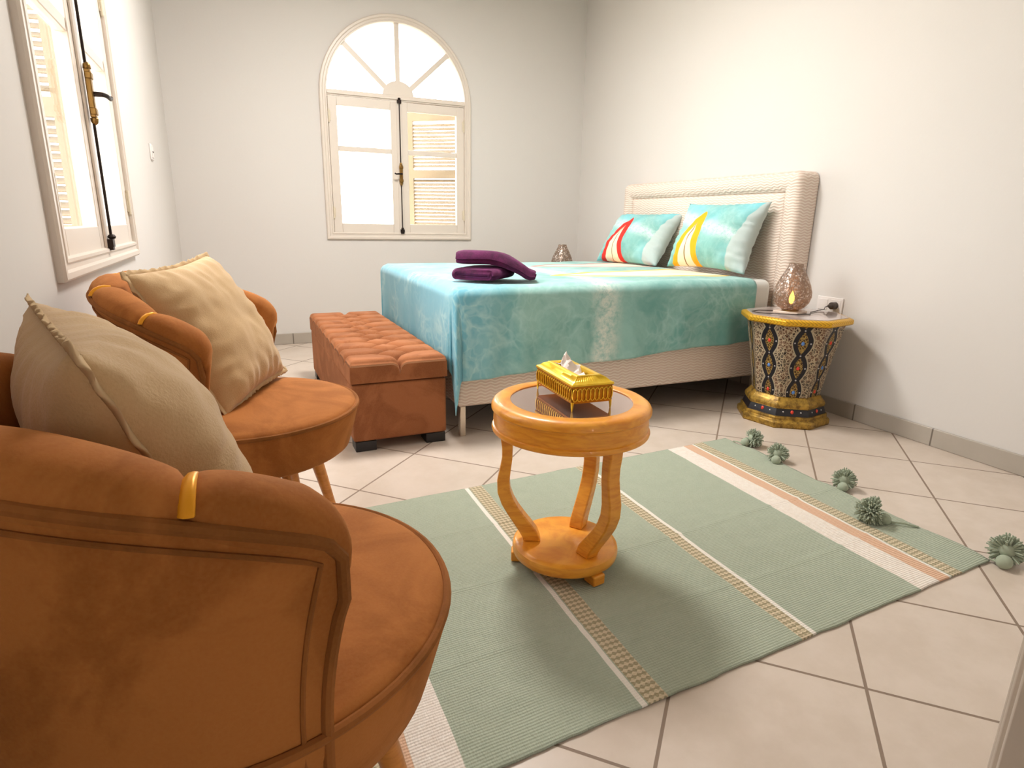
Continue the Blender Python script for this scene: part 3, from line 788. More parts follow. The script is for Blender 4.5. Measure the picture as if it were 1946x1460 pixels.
Cn = Vector((.005, .660, .475)); Bn = Vector((-.139, .613, .855)); An = Vector((-.269, 1.010, .855))
make_cushion(frame_mat(Cn, Cn + (An - Bn), Bn), .19, 5, 'beige linen cushion with frayed edges seen edge-on in the nearest armchair')

# ------------------------------------------------------------------ tufted bench
bx0, bx1, by0, by1 = .362, .785, 2.487, 3.915
bn = empty('storage_bench', ((bx0 + bx1) / 2 - .008, (by0 + by1) / 2, 0), R(.7)); tag(bn, 'brown velvet storage bench with tufted lid at the foot of the bed', 'bench')
w2, l2 = (bx1 - bx0) / 2, (by1 - by0) / 2
m = Mesh(); m.box(-w2 + .004, w2 - .004, -l2 + .004, l2 - .004, .045, .300); m.build('bench_body', M['bench'], bn, bevel=.010, bseg=3)
for sx in (-1, 1):
    for sy in (-1, 1):
        m = Mesh(); m.box(sx * (w2 - .055) - .045, sx * (w2 - .055) + .045, sy * (l2 - .05) - .045, sy * (l2 - .05) + .045, 0, .045); m.build('foot', M['black'], bn, bevel=.003)
def tufted():
    nx, ny = 64, 220; pitch = .142
    btn = []; rows_ = []
    k = 0; y = -l2 + .075
    while y < l2 - .05:
        xs = (0.0,) if k % 2 == 0 else (-.085, .085)
        for x in xs: btn.append((x, y))
        rows_.append((y, xs)); y += pitch / 2; k += 1
    segs = []
    for i, (y, xs) in enumerate(rows_):
        if i + 1 < len(rows_):
            for x in xs:
                for x2 in rows_[i + 1][1]: segs.append((x, y, x2, rows_[i + 1][0]))
        if len(xs) == 2: segs += [(xs[0], y, -w2, y), (xs[1], y, w2, y)]
    segs.append((0, rows_[0][0], 0, -l2)); segs.append((0, rows_[-1][0], 0, l2))
    X = np.linspace(-w2, w2, nx + 1); Y = np.linspace(-l2, l2, ny + 1); GX, GY = np.meshgrid(X, Y, indexing='ij')
    D = np.full(GX.shape, 9.0)
    for x0, y0, x1, y1 in segs:
        dx, dy = x1 - x0, y1 - y0; LL = dx * dx + dy * dy
        t = np.clip(((GX - x0) * dx + (GY - y0) * dy) / LL, 0, 1); D = np.minimum(D, np.hypot(GX - x0 - t * dx, GY - y0 - t * dy))
    DB = np.full(GX.shape, 9.0)
    for x, y in btn: DB = np.minimum(DB, np.hypot(GX - x, GY - y))
    H = .042 * np.sqrt(1 - np.clip(1 - D / .038, 0, 1) ** 2) ** .9 - .012 * np.exp(-(DB / .018) ** 2)
    edge = np.minimum(w2 - np.abs(GX), l2 - np.abs(GY)); rr = .028
    er = np.clip(edge / rr, 0, 1); drop = rr * (1 - np.sqrt(1 - (1 - er) ** 2))
    Z = .363 + H - drop
    m = Mesh(); P = np.dstack([GX, GY, Z]); m.grid(P)
    # sides down to the lid line
    ring = [P[i, 0] for i in range(nx + 1)] + [P[-1, j] for j in range(1, ny + 1)] + [P[i, -1] for i in range(nx - 1, -1, -1)] + [P[0, j] for j in range(ny - 1, 0, -1)]
    ring = np.array(ring); low = ring.copy(); low[:, 2] = .305; mid = ring * [1, 1, 0] + [0, 0, .318]
    g = np.stack([ring, mid, low, low * [.97, .99, 1]], 1); m.grid(g, wrap_u=True)
    return m
o = tufted().build('bench_lid', M['bench'], bn, smooth=True, autosm=70); weld(o)

# ------------------------------------------------------------------ bed
bed = empty('bed', (1.72, 3.26, 0)); tag(bed, 'double bed with cream textured headboard and low cream frame', 'bed')
def L(x, y): return x - 1.72, y - 3.26
def lbox(m, x0, x1, y0, y1, z0, z1): a = L(x0, y0); b = L(x1, y1); m.box(a[0], b[0], a[1], b[1], z0, z1); return m
m = lbox(Mesh(), .845, 2.72, 2.515, 2.575, .145, .375); m.build('side_rail', M['leather'], bed, bevel=.012, bseg=3)
m = lbox(Mesh(), .845, 2.72, 3.965, 4.025, .145, .375); m.build('side_rail', M['leather'], bed, bevel=.012, bseg=3)
m = lbox(Mesh(), .845, .905, 2.575, 3.965, .145, .375); m.build('foot_rail', M['leather'], bed, bevel=.012, bseg=3)
m = lbox(Mesh(), .905, 2.72, 2.575, 3.965, .20, .36); m.build('bed_base', M['black'], bed)
for x, y in ((.87, 2.535), (.87, 4.0), (2.66, 2.545), (2.66, 4.0)):
    a = L(x, y); m = Mesh(); m.obox((a[0], a[1], .0725), (.014, 0, 0), (0, .014, 0), (0, 0, .0725)); m.build('bed_leg', M['chrome'], bed, bevel=.003)
# headboard: padded border with a raised, inset centre panel
hy0, hy1, hz0, hz1, hx0 = 2.455, 4.115, .12, 1.265, 2.725
def hpath(off):
    r_ = max(.045 - off, .008); y0, y1, z1 = hy0 + off, hy1 - off, hz1 - off
    p = [(y0, hz0)]
    p += [(y0 + r_ - r_ * math.cos(R(a)), z1 - r_ + r_ * math.sin(R(a))) for a in range(0, 91, 15)]
    p += [(y1 - r_ + r_ * math.sin(R(a)), z1 - r_ + r_ * math.cos(R(a))) for a in range(0, 91, 15)]
    p += [(y1, hz0)]; return p
prof = [(.0, 2.860), (.0, 2.760), (.006, 2.742), (.018, 2.730), (.045, 2.722), (.080, 2.726), (.104, 2.740), (.110, 2.752), (.110, 2.860)]
m = Mesh(); m.grid(np.array([[(x - 1.72, y - 3.26, z) for y, z in hpath(off)] for off, x in prof]), wrap_u=True)
hb = m.build('headboard', M['leather'], bed, smooth=True, autosm=60)
prof = [(.108, 2.860), (.108, 2.752), (.114, 2.744), (.150, 2.735), (.176, 2.733)]
m = Mesh(); g = [[(x - 1.72, y - 3.26, z) for y, z in hpath(off)] for off, x in prof]; b = m.grid(np.array(g)); n_ = len(g[0])
m.f.append(tuple(b + 4 * n_ + i for i in range(n_))); m.build('headboard_panel', M['leather'], hb, smooth=True, autosm=60)
# mattress with fitted white sheet
m = Mesh(); m.box(.86, 2.715, 2.535, 4.005, .361, .686); mt = m.build('mattress', M['sheet'], smooth=False, bevel=.045, bseg=5)
tag(mt, 'thick mattress in a white sheet, bare beside the nightstand', 'mattress')

def bedspread():
    X0, X1, Y0, Y1 = .813, 2.555, 2.500, 4.018; ZT = .690; rho = .045
    dropn = lambda u: .355 + .085 * (1 - min(1, u / 1.7)) + .005 * math.sin(u * 9)           # near side drape
    DF = .40
    us = np.concatenate([np.linspace(-DF, -.0, 34), np.linspace(.0, 1.705, 110)[1:]])
    vs = np.concatenate([np.linspace(-1, 0, 42), np.linspace(0, 1.496, 80)[1:], np.linspace(1.496, 1.496 + .33, 20)[1:]])
    def fall(d):                                # outward offset, drop for arc length d past the edge
        if d <= 0: return 0.0, 0.0
        q = rho * PI / 2
        if d < q: a = d / rho; return rho * math.sin(a), rho * (1 - math.cos(a))
        return rho, rho + d - q
    P = []; UV = []
    for u in us:
        for vraw in vs:
            if vraw < 0: v = vraw * dropn(max(u, 0))
            else: v = vraw
            du = max(0.0, -u + 0.0); dv = max(0.0, -v); dw = max(0.0, v - 1.496)
            x = X0 + rho + max(u, 0) * (X1 - X0 - rho) / 1.705; y = Y0 + rho + min(max(v, 0), 1.496) * (Y1 - Y0 - 2 * rho) / 1.496
            z = ZT
            if dv == 0 and dw == 0 and du == 0:
                z += .004 * fbm(x, y, 0, 3, 3) + .003
                e = min(max(u, 0), v, 1.496 - v)
            elif dw > 0:
                o_, dr = fall(math.hypot(du, dw)); an = math.atan2(du, dw); y += o_ * math.cos(an); x -= o_ * math.sin(an); z -= dr
            elif du > 0 and dv > 0:
                r_ = math.hypot(du, dv); an = math.atan2(du, dv)         # 0 = side, 90 = foot
                o_, dr = fall(r_)
                t = min(1, max(0, dr - .03) / .25)
                # the corner cloth hangs as one deep fold
                bump_ = .034 * math.exp(-((an - R(38)) / R(13)) ** 2) - .014 * math.exp(-((an - R(64)) / R(9)) ** 2) + .012 * math.exp(-((an - R(80)) / R(8)) ** 2)
                x -= math.sin(an) * (o_ * .9) + .3 * bump_ * t; y -= math.cos(an) * o_ + 1.0 * bump_ * t + .008 * t
                if an > R(55): y += .020 * t * (an - R(55)) / R(35)
                z -= dr
            elif dv > 0:
                o_, dr = fall(dv); t = min(1, max(0, dr - .02) / .3)
                wv = .010 * math.sin(u * 17 + 1.2 * math.sin(u * 5)) + .006 * math.sin(u * 41 + 2)
                y -= o_ + (wv * (.35 + .7 * math.exp(-u * 2.5) + .5 * math.exp(-abs(u - 1.6) * 6)) + .008) * t; z -= dr
            else:
                o_, dr = fall(du); t = min(1, max(0, dr - .02) / .3)
                wv = .009 * math.sin(v * 15 + 1.5 * math.sin(v * 4)) + .004 * math.sin(v * 37)
                x -= o_ * .9 + wv * t * .5; z -= dr
            P.append((x, y, z)); UV.append((u, v))
    m = Mesh(); A = np.array(P).reshape(len(us), len(vs), 3); m.grid(A)
    o = m.build('bedspread', M['bedspread'], smooth=True, autosm=180, uv=UV)
    md = o.modifiers.new('thick', 'SOLIDIFY'); md.thickness = .004; md.offset = 1
    tag(o, 'turquoise bedspread printed with sea water and two surfboards, hanging over the bed', 'bedspread'); return o
bedspread()

# pillows
def pillow(name, c_bl, c_br, c_tl, T, mat, seed, label, w, h):
    M4 = frame_mat(c_bl, c_br, c_tl)
    root = empty(name, mat=M4); tag(root, label, 'pillow')
    m, uv, A = cushion_mesh(w, h, T, seed, ear=.10, n=44, wr=.012)
    o = m.build('pillowcase', mat, root, smooth=True, uv=uv); weld(o)
    return root
# x axis of the pillow runs toward the camera side (-Y) so the face with +Z looks at the foot of the bed (-X)
pillow('bed_pillow', (2.50, 3.205, .705), (2.535, 2.58, .705), (2.655, 3.235, 1.115), .22, M['pillow_yellow'], 11, 'pillow printed with a yellow-edged surfboard tip, nearer the nightstand', .64, .42)
pillow('bed_pillow', (2.43, 3.99, .700), (2.52, 3.38, .705), (2.66, 3.99, 1.04), .22, M['pillow_red'], 12, 'pillow printed with a red-edged surfboard tip, farther from the camera', .62, .41)

# towels on the bed
def towel_mesh(w, t, l, seed, turns=2.4, droop=0.0):
    """flattened spiral ribbon in the XZ plane (width w, height t) extruded along Y for l"""
    pts = []; th = t / (2 * turns) * .92
    n = int(turns * 28)
    for i in range(n + 1):
        a = i / 28 * 2 * PI; k = 1 - i / n * .93
        rx = (w / 2 - th / 2) - (1 - k) * (t / 2 - th / 2) * 1.0; rz = (t / 2 - th / 2) * k
        cx = max(0, rx - rz)
        pts.append((cx * (1 if math.cos(a) > 0 else -1) * min(1, abs(math.cos(a)) * 2.2) + rz * math.cos(a), t / 2 + rz * math.sin(a)))
    P = np.array(pts); T = np.gradient(P, axis=0); T /= np.linalg.norm(T, axis=1)[:, None] + 1e-9; N = np.stack([-T[:, 1], T[:, 0]], 1)
    A_ = P + N * th * .38; B_ = P - N * th * .38
    # rounded ribbon ends
    ring = np.concatenate([A_, B_[::-1]]); rows = []
    ny = 14
    for j in range(ny + 1):
        y = (j / ny - .5) * l; q = abs(j / ny * 2 - 1)
        sc = 1 - .15 * max(0, (q - .72) / .28) ** 2.5
        row = []
        for k, (x, z) in enumerate(ring):
            nz = fbm(x * 2 + seed, y * 2, z * 3, 5, 2) * .006
            row.append((x * sc + nz, y + nz * 1.5 + .004 * math.sin(k * .3 + seed), (lambda zz: zz if droop == 0 else max(zz - droop * max(0, j / ny - .38) ** 1.8, -.066 + zz * .72))(max(0.0, (z - t / 2) * sc + t / 2 + nz * .5 * (z > t * .3)))))
        rows.append(row)
    m = Mesh(); b = m.grid(np.array(rows), wrap_v=True); K = len(ring); H = K // 2
    for j in (0, ny):
        for k in range(H - 1):
            f = (b + j * K + k, b + j * K + k + 1, b + j * K + K - 2 - k, b + j * K + K - 1 - k); m.f.append(f if j else f[::-1])
    return m
o = towel_mesh(.245, .070, .30, 1.0).build('towel', M['towel'], smooth=True, autosm=60)
o.location = (1.055, 2.735, .699); o.rotation_euler = (0, 0, R(-43)); tag(o, 'folded dark purple towel, the lower one of the two on the bed', 'towel', 'purple towels on the bed')
o = towel_mesh(.235, .088, .37, 4.0, 1.6, droop=.24).build('towel', M['towel'], smooth=True, autosm=60)
o.location = (1.110, 2.715, .7600); o.rotation_euler = (0, 0, R(-112)); tag(o, 'folded dark purple towel lying on top of the other', 'towel', 'purple towels on the bed')

# ------------------------------------------------------------------ nightstands, lamps
def octp(r, z, rot): return [(r * math.cos(rot + k * PI / 4), r * math.sin(rot + k * PI / 4), z) for k in range(8)]
def make_nightstand(label, rot, stones=True):
    root = empty('nightstand'); tag(root, label, 'nightstand', 'octagonal carved nightstands')
    def octl(prof, name, mat, bev=.002):
        m = Mesh(); rows = np.array([octp(r_, z, rot) for r_, z in prof]); b = m.grid(rows, wrap_v=True); n = len(prof)
        m.f.append(tuple(b + k for k in reversed(range(8)))); m.f.append(tuple(b + (n - 1) * 8 + k for k in range(8)))
        return m.build(name, mat, root, bevel=bev)
    octl([(.222, 0), (.228, .006), (.228, .028), (.222, .034), (.212, .040), (.214, .050), (.210, .058)], 'base_moulding', M['oldgold'])
    octl([(.206, .056), (.203, .066), (.196, .084), (.190, .096)], 'painted_band', M['nsband'])
    octl([(.194, .094), (.198, .102), (.196, .116), (.180, .134), (.172, .146), (.160, .150)], 'upper_moulding', M['oldgold'])
    # body: one mesh, faces with their own UV
    m = Mesh(); uv = []; zs = np.linspace(.148, .520, 9)
    for k in range(8):
        b = len(m.v)
        for j, z in enumerate(zs):
            t = (z - .148) / .372; r_ = .166 + .068 * t ** 1.15
            q = octp(r_, z, rot); p0, p1 = np.array(q[k]), np.array(q[(k + 1) % 8])
            for s_ in (0, .5, 1): m.v.append(tuple(p0 + (p1 - p0) * s_)); uv.append((s_ * 2 - 1, t))
        for j in range(len(zs) - 1):
            for s_ in range(2): m.f.append((b + j * 3 + s_, b + j * 3 + s_ + 1, b + j * 3 + s_ + 4, b + j * 3 + s_ + 3))
    m.build('carved_body', M['nsbody'], root, uv=uv)
    octl([(.236, .514), (.256, .517), (.264, .522), (.265, .541), (.257, .547), (.236, .549)], 'top_rim', M['rimgold'], .003)
    octl([(.240, .546), (.240, .5515)], 'glass_top', M['nsglass'], 0)
    if not stones: return root
    def dome_mesh(nm, rad, tall, mat):
        mm = Mesh(); mm.v.append((rad * .7, 0, 0))
        for rr, hh in ((.7, .5), (1.0, -.1)):
            for a in range(8): mm.v.append((rad * hh, math.cos(a * PI / 4) * rad * rr, math.sin(a * PI / 4) * rad * rr * tall))
        for a in range(8):
            a2 = (a + 1) % 8; mm.f.append((0, 1 + a, 1 + a2)); mm.f.append((1 + a, 9 + a, 9 + a2, 1 + a2))
        return mm.build(nm, mat, root, smooth=True, autosm=80)
    proto = {'r': dome_mesh('red_stone', .0085, 1.3, M['gem_red']), 'b': dome_mesh('blue_stone', .0085, 1.3, M['gem_blue']), 's': dome_mesh('silver_stud', .0045, 1, M['stud'])}
    used = set()
    def put(kd, k, s_, t, z=None, r_=None):
        z = .148 + .372 * t if z is None else z; r_ = .166 + .068 * t ** 1.15 if r_ is None else r_
        q = octp(r_, z, rot); p0, p1 = np.array(q[k]), np.array(q[(k + 1) % 8]); p = p0 + (p1 - p0) * (s_ + 1) / 2
        o = proto[kd] if kd not in used else proto[kd].copy()
        if kd in used: COL.objects.link(o); o.parent = root
        used.add(kd); o.location = tuple(p); o.rotation_euler = (0, 0, rot + (k + .5) * PI / 4)
    cent = [(.5 + i) / 2.9 - .10 for i in range(3)]; nodes_ = [i / 2.9 - .10 for i in (1, 2, 3)]
    for k in (3, 4, 5, 6, 7):
        for i, t in enumerate(cent):
            put('r' if (k + i) % 2 else 'b', k, 0, t)
            for s_ in (-.44, .44): put('s', k, s_, t)
        for t in nodes_: put('s', k, 0, t)
        for s_ in (-.55, 0, .55): put('r' if s_ == 0 else 's', k, s_, 0, .078, .198)
    return root
m_ = MB('nightstand_glass'); m_.col(srgb('b9aca6')); m_.set(Roughness=.04); m_.b.inputs['Specular IOR Level'].default_value = .9; m_.b.inputs['IOR'].default_value = 1.9; M['nsglass'] = m_.m
ns = make_nightstand('octagonal carved nightstand with gold rim, in front at the near side of the bed', R(33.5)); ns.location = (2.548, 2.215, 0)
ns2 = make_nightstand('', R(33.5), False); ns2['label'] = 'octagonal carved nightstand hidden in the far corner behind the bed'; ns2.location = (2.47, 4.57, 0)

def make_lamp(label):
    root = empty('table_lamp'); tag(root, label, 'lamp', 'speckled glass table lamps')
    m = Mesh(); m.box(-.062, .062, -.062, .062, 0, .012); m.build('glass_base', M['clearglass'], root, bevel=.003)
    prof = [(.040, .016), (.062, .030), (.082, .054), (.091, .084), (.090, .108), (.080, .142), (.062, .182), (.046, .212), (.037, .230), (.034, .243), (.034, .246), (.031, .246), (.034, .230), (.043, .212), (.059, .182), (.077, .142), (.087, .108), (.088, .084), (.079, .056), (.060, .033), (.040, .020)]
    m = Mesh(); m.lathe(prof, 48, closed=True); m.build('lamp_shade', M['lampglass'], root, smooth=True, autosm=60)
    m = Mesh(); m.lathe([(0, .012), (.040, .012), (.040, .018), (.016, .020), (.012, .045), (0, .046)], 24); m.build('lamp_holder', M['brass'], root, smooth=True)
    return root
lamp = make_lamp('lit speckled amber glass lamp on the near nightstand'); lamp.location = (2.53, 2.235, .5515); lamp.rotation_euler = (0, 0, R(20))
m = Mesh(); m.lathe([(0, .045), (.009, .05), (.013, .066), (.012, .082), (.006, .098), (0, .112)], 16); m.build('bulb', M['bulb'], lamp, smooth=True)
l2_ = make_lamp('unlit silver-grey glass lamp in the far corner behind the bed'); l2_.location = (2.455, 4.56, .5515)
m = Mesh(); m.lathe([(0, .045), (.009, .05), (.013, .066), (.012, .082), (.006, .098), (0, .112)], 16); m.build('bulb', M['white_plastic'], l2_, smooth=True)
# cord with plug: runs from the lamp over the glass to the socket
cord = empty('power_cord', (2.53, 2.235, .5515)); tag(cord, 'thin dark lamp cord with a black plug in the wall socket', 'cord')
m = Mesh(); px, py, pz = RW - .055 - 2.53, 2.236 - 2.235, .575 - .5515
m.tube([(-.045, .065, .004), (-.11, .10, .004), (-.17, .085, .004), (-.185, .03, .004), (-.13, -.03, .004), (-.03, -.085, .004), (.04, -.09, .004), (.10, -.04, .0035), (.19, -.005, .004), (.245, .0, .008), (px - .03, py, pz - .004), (px - .005, py, pz)], .0024, 8)
m.build('cable', M['cord'], cord, smooth=True)
m = Mesh(); m.tube([(px - .008, py, pz), (px, py, pz), (px + .012, py, pz), (px + .014, py, pz), (px + .043, py, pz)], lambda t: .006 if t < .1 else (.011 if t < .6 else .019), 16)
m.build('plug', M['cord'], cord, smooth=True)

# ------------------------------------------------------------------ round side table
tb = empty('side_table', (.793, 1.388, .009)); tag(tb, 'small round orange wooden side table with smoked glass top', 'table')
TZ = .497
m = Mesh(); m.lathe([(.168, TZ - .016), (.168, TZ - .001), (.171, TZ + .001), (.200, TZ + .001), (.208, TZ - .001), (.215, TZ - .006), (.2195, TZ - .014), (.2195, TZ - .022), (.214, TZ - .026), (.214, TZ - .028), (.2125, TZ - .030)], 96); m.build('top_ring', M['wood'], tb, smooth=True)
m = Mesh(); m.lathe([(.160, TZ - .086), (.212, TZ - .086), (.217, TZ - .083), (.2185, TZ - .077), (.216, TZ - .071), (.212, TZ - .069), (.2140, TZ - .055), (.2125, TZ - .029), (.16, TZ - .028)], 96, closed=True); m.build('apron', M['wood'], tb, smooth=True)
m = Mesh(); m.lathe([(0, TZ - .080), (.169, TZ - .080), (.169, TZ - .003), (0, TZ - .003)], 96); m.build('glass_top', M['smoke'], tb, smooth=True, autosm=30)
m = Mesh(); m.lathe([(0, .030), (.146, .030), (.152, .036), (.154, .050), (.151, .062), (.143, .067), (.135, .068), (0, .068)], 72); m.build('base_disc', M['wood'], tb, smooth=True)
def tleg(ang):
    # outline in (radial, z), thickness along tangent
    ctr = [(.176, .413), (.176, .386), (.173, .355), (.173, .322), (.178, .288), (.183, .255), (.181, .222), (.170, .190), (.154, .162), (.135, .134), (.117, .109), (.103, .087), (.097, .067)]
    hw = [.018, .0165, .015, .0145, .0155, .0175, .0185, .0185, .0185, .0195, .021, .023, .026]
    C_ = np.array(ctr); T = np.gradient(C_, axis=0); T /= np.linalg.norm(T, axis=1)[:, None]; N = np.stack([T[:, 1], -T[:, 0]], 1)
    A_ = C_ + N * np.array(hw)[:, None]; B_ = C_ - N * np.array(hw)[:, None]
    A_[0, 1] = B_[0, 1] = .413; A_[-1, 1] = B_[-1, 1] = .068; A_[-2, 1] = max(A_[-2, 1], .075); B_[-2, 1] = max(B_[-2, 1], .075)
    ca, sa = math.cos(ang), math.sin(ang); hT = .021
    g = []
    for i in range(len(ctr)):
        row = []
        for (r_, z), t in ((A_[i], -hT), (A_[i], hT), (B_[i], hT), (B_[i], -hT)): row.append((r_ * ca - t * sa, r_ * sa + t * ca, z))
        g.append(row)
    m = Mesh(); b = m.grid(np.array(g), wrap_v=True); m.f.append((b, b + 1, b + 2, b + 3)); k = b + 4 * (len(ctr) - 1); m.f.append((k + 3, k + 2, k + 1, k))
    return m
for d in (155, -80, 37):
    tleg(R(d)).build('leg', M['wood'], tb, bevel=.004, bseg=2)
    ca, sa = math.cos(R(d)), math.sin(R(d)); m = Mesh()
    m.obox((ca * .135, sa * .135, .0155), (ca * .022, sa * .022, 0), (-sa * .020, ca * .020, 0), (0, 0, .0155)); m.build('foot', M['wood'], tb, bevel=.004)

# tissue box
tx = empty('tissue_box', (.805, 1.405, TZ + .006), R(-3)); tag(tx, 'gold openwork metal tissue box on thin feet on the round table', 'tissue box')
hx_, hy_ = .058, .115
m = Mesh()
m.box(-hx_, hx_, -hy_, hy_, .020, .023)
for sx in (-1, 1): m.box(min(sx * hx_, sx * (hx_ - .003)), max(sx * hx_, sx * (hx_ - .003)), -hy_, hy_, .023, .064)
for sy in (-1, 1): m.box(-hx_, hx_, min(sy * hy_, sy * (hy_ - .003)), max(sy * hy_, sy * (hy_ - .003)), .023, .064)
m.box(-hx_ - .002, hx_ + .002, -hy_ - .002, hy_ + .002, .0635, .0655)
m.build('box_body', M['goldback'], tx)
m = Mesh()                                              # oval rings along the sides
def ring(mm, c, ax, az, rx, rz, nrm):
    pts = [tuple(np.array(c) + np.array(ax) * rx * math.cos(a) + np.array((0, 0, 1)) * rz * math.sin(a)) for a in [2 * PI * k / 12 for k in range(12)]]
    mm.tube(pts, .0014, 5, closed=True)
for sy in (-1, 1):
    for k in range(9): ring(m, (-hx_ + .0075 + k * (2 * hx_ - .015) / 8, sy * (hy_ + .0015), .043), (1, 0, 0), 0, .0075, .017, 0)
for sx in (-1, 1):
    for k in range(18): ring(m, (sx * (hx_ + .0015), -hy_ + .0075 + k * (2 * hy_ - .015) / 17, .043), (0, 1, 0), 0, .0072, .017, 0)
m.build('oval_openwork', M['goldbox'], tx, smooth=True)
m = Mesh()                                              # lid: sloped gadrooned frame with a slot
zb, zt_ = .0665, .088; ix, iy = .024, .082; n_ = 96
ri, ro_, rows = None, None, []
def rect(hx, hy, n):
    per = []; 
    for (a, b) in (((-hx, -hy), (hx, -hy)), ((hx, -hy), (hx, hy)), ((hx, hy), (-hx, hy)), ((-hx, hy), (-hx, -hy))):
        k = n // 6 if abs(a[1] - b[1]) < 1e-6 else n // 3
        for i in range(k): t = i / k; per.append((a[0] + (b[0] - a[0]) * t, a[1] + (b[1] - a[1]) * t))
    return per
prof = [(hx_ + .003, hy_ + .003, zb, 0), (hx_ + .003, hy_ + .003, zb + .005, 0), (hx_ - .004, hy_ - .004, zb + .008, .3), (hx_ - .012, hy_ - .012, zb + .014, 1), (hx_ - .021, hy_ - .023, zt_ - .003, .6), (ix + .010, iy + .010, zt_, 0), (ix, iy, zt_ - .001, 0), (ix, iy, zb, 0)]
for hx, hy, z, g_ in prof: rows.append([(x, y, z + g_ * .0018 * (1 if i % 2 else -1)) for i, (x, y) in enumerate(rect(hx, hy, n_ * 2))])
m.grid(np.array(rows), wrap_u=True, wrap_v=True)
m.build('lid', M['goldbox'], tx, smooth=True, autosm=60)
for sx in (-1, 1):
    for sy in (-1, 1):
        m = Mesh(); m.tube([(sx * (hx_ - .002), sy * (hy_ - .002), 0), (sx * (hx_ - .002), sy * (hy_ - .002), .010), (sx * (hx_ - .003), sy * (hy_ - .003), .024)], lambda t: .0016 + .003 * t, 8); m.build('foot', M['goldbox'], tx, smooth=True)
# tissue
ts = empty('tissue', (.805, 1.405, TZ + .006 + .026), R(-3)); tag(ts, 'crumpled white paper tissue pulled out of the gold box', 'tissue')
g = []
for i in range(26):
    a = i / 25; row = []
    for j in range(9):
        b = j / 8 - .5
        y = .076 - a * .150; peak = .046 * math.exp(-((a - .18) / .10) ** 2) + .026 * math.exp(-((a - .38) / .08) ** 2)
        x = b * .042 * (1.0 - .3 * math.sin(a * 9)) + .005 * math.sin(a * 17)
        z = .055 + peak * (1 - abs(b) * 1.3) + .006 * math.sin(a * 23 + b * 9) * (.4 + abs(b)) - .010 * a
        row.append((x, y, z))
    g.append(row)
m = Mesh(); m.grid(np.array(g)); o = m.build('tissue_sheet', M['tissue'], ts, smooth=True, autosm=25); md = o.modifiers.new('s', 'SOLIDIFY'); md.thickness = .0008
m = Mesh(); m.box(-.045, .045, -.10, .10, -.002, .030); m.build('tissue_stack', M['tissue'], ts, bevel=.003)

# ------------------------------------------------------------------ rug
rug = empty('rug', (1.0, 1.4, 0)); tag(rug, 'sage green flat-woven rug with cream stripes and yarn pompoms under the table', 'rug')
c00, c10, c01, c11 = np.array([0.0, .795]), np.array([2.0, .905]), np.array([0.0, 1.925]), np.array([2.015, 2.045])
nu, nv = 260, 130; P = []; UV = []
for i in range(nu + 1):
    for j in range(nv + 1):
        s_, t = i / nu, j / nv
        p = c00 * (1 - s_) * (1 - t) + c10 * s_ * (1 - t) + c01 * (1 - s_) * t + c11 * s_ * t
        ew = .004 * fbm(p[0], p[1], 3, 9, 3)
        if j == 0: p = p + [0, ew * 1.2]
        if i == nu: p = p + [ew * 1.5 + .004 * math.sin(t * 11), 0]
        # shallow fold marks and ripples
        fold = .0035 * math.exp(-((t - .47 - .01 * math.sin(s_ * 9)) / .006) ** 2) + .0025 * math.exp(-((t - .74) / .008) ** 2) * (s_ < .5) + .0025 * math.exp(-((t - .23 - .02 * math.sin(s_ * 7)) / .008) ** 2)
        z = .006 + max(0, .003 * fbm(p[0], p[1], 0, 6, 3)) + fold
        if i > nu - 12: z += .007 * ((i - nu + 12) / 12) * max(0, math.sin(t * 17)) 
        P.append((p[0] - 1.0, p[1] - 1.4, z)); UV.append((s_ * 2.0, t * 1.13))
m = Mesh(); m.grid(np.array(P).reshape(nu + 1, nv + 1, 3))
o = m.build('rug_field', M['rug'], rug, smooth=True, autosm=180, uv=UV); md = o.modifiers.new('s', 'SOLIDIFY'); md.thickness = .0045; md.offset = -1
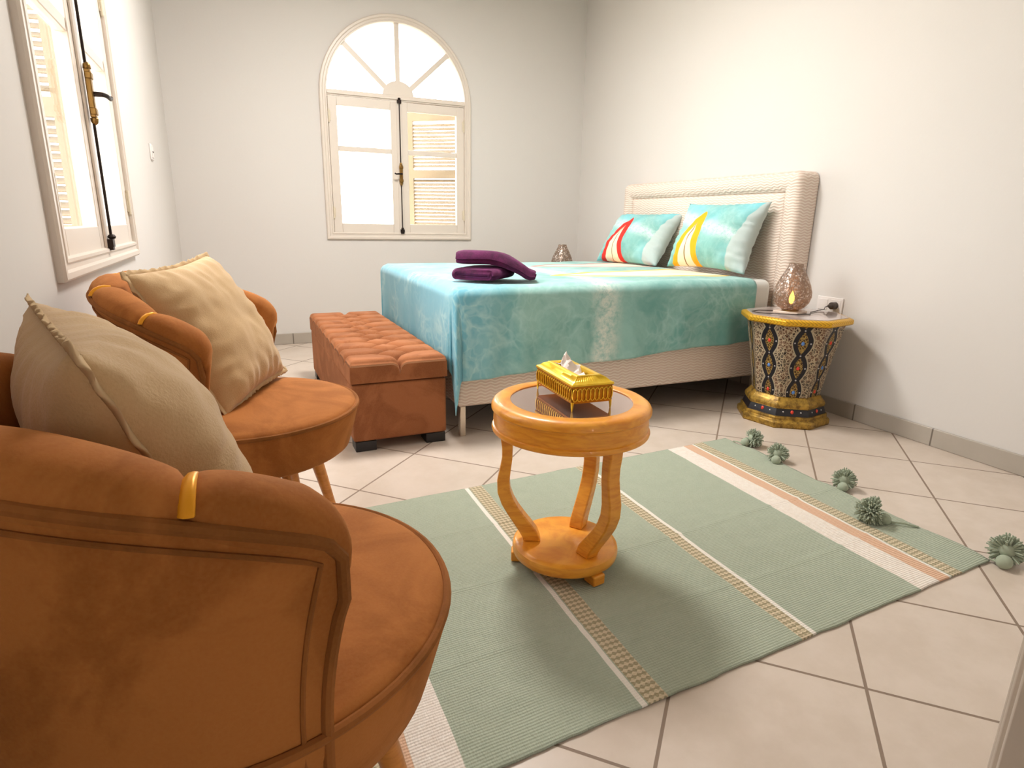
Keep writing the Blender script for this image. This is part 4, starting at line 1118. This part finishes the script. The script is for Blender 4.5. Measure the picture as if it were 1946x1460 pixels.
def pompom_mesh(seed, Rr=.036):
    rng = random.Random(seed); m = Mesh()
    m.lathe([(0, -Rr * .55), (Rr * .4, -Rr * .4), (Rr * .55, 0), (Rr * .4, Rr * .4), (0, Rr * .55)], 12)
    n = 380
    for k in range(n):
        z = 1 - 2 * (k + .5) / n; a = k * 2.39996; r_ = math.sqrt(1 - z * z); d = Vector((r_ * math.cos(a), r_ * math.sin(a), z))
        if d.x < -.55: continue
        d = (d + Vector((rng.uniform(-.2, .2), rng.uniform(-.2, .2), rng.uniform(-.2, .2)))).normalized()
        l = Rr * rng.uniform(.82, 1.15); e = d * l; e.z = max(e.z, -Rr * .9)
        m.tube([d * Rr * .35, d * l * .7, e], lambda t: .0017 + .0007 * math.sin(t * PI), 5)
    return m
pm = pompom_mesh(3)
# (tassel attach point, pompom centre, direction angle from pompom toward its knot)
poms = [((2.008, 1.99), (2.06, 1.925), 160, 1.0), ((2.005, 1.75), (2.02, 1.745), 215, 1.0), ((2.002, 1.45), (2.045, 1.445), 215, 1.0), ((1.995, 1.12), (1.885, 1.215), -40, 1.15), ((2.0, .905), (2.035, .885), 205, 1.12)]
base_tuft = None
for (ax, ay), (cx, cy), kd, sc in poms:
    cz = .038 * sc + .001
    if base_tuft is None: tf = base_tuft = pm.build('pompom', M['yarn'], rug, smooth=True, autosm=60)
    else: tf = base_tuft.copy(); COL.objects.link(tf); tf.parent = rug
    kx, ky = math.cos(R(kd)), math.sin(R(kd))
    tf.location = (cx - 1.0, cy - 1.4, cz); tf.rotation_euler = (random.uniform(-.3, .3), 0, R(kd + 180)); tf.scale = (sc * 1.15,) * 3
    kn = Mesh(); kr = .019
    kn.lathe([(kr * math.sin(PI * k / 12) * (1 + .0 * k), -kr * math.cos(PI * k / 12)) for k in range(13)], 24)
    k1 = kn.build('wrapped_knot', M['yarn'], rug, smooth=True, loc=(cx + kx * .036 * sc - 1.0, cy + ky * .036 * sc - 1.4, .021)); k1.scale = (sc,) * 3; k1.parent = tf; k1.matrix_parent_inverse = tf.matrix_basis.inverted()
    m = Mesh(); p1 = (cx + kx * .050 * sc - 1.0, cy + ky * .050 * sc - 1.4, .014)
    q = (ax - 1.0, ay - 1.4, .010); mid = tuple((np.array(p1) + np.array(q)) / 2 + [0, 0, .004])
    m.tube([p1, mid, q], .0035, 6); tc = m.build('tassel_cord', M['yarn'], tf, smooth=True); tc.matrix_parent_inverse = tf.matrix_basis.inverted()
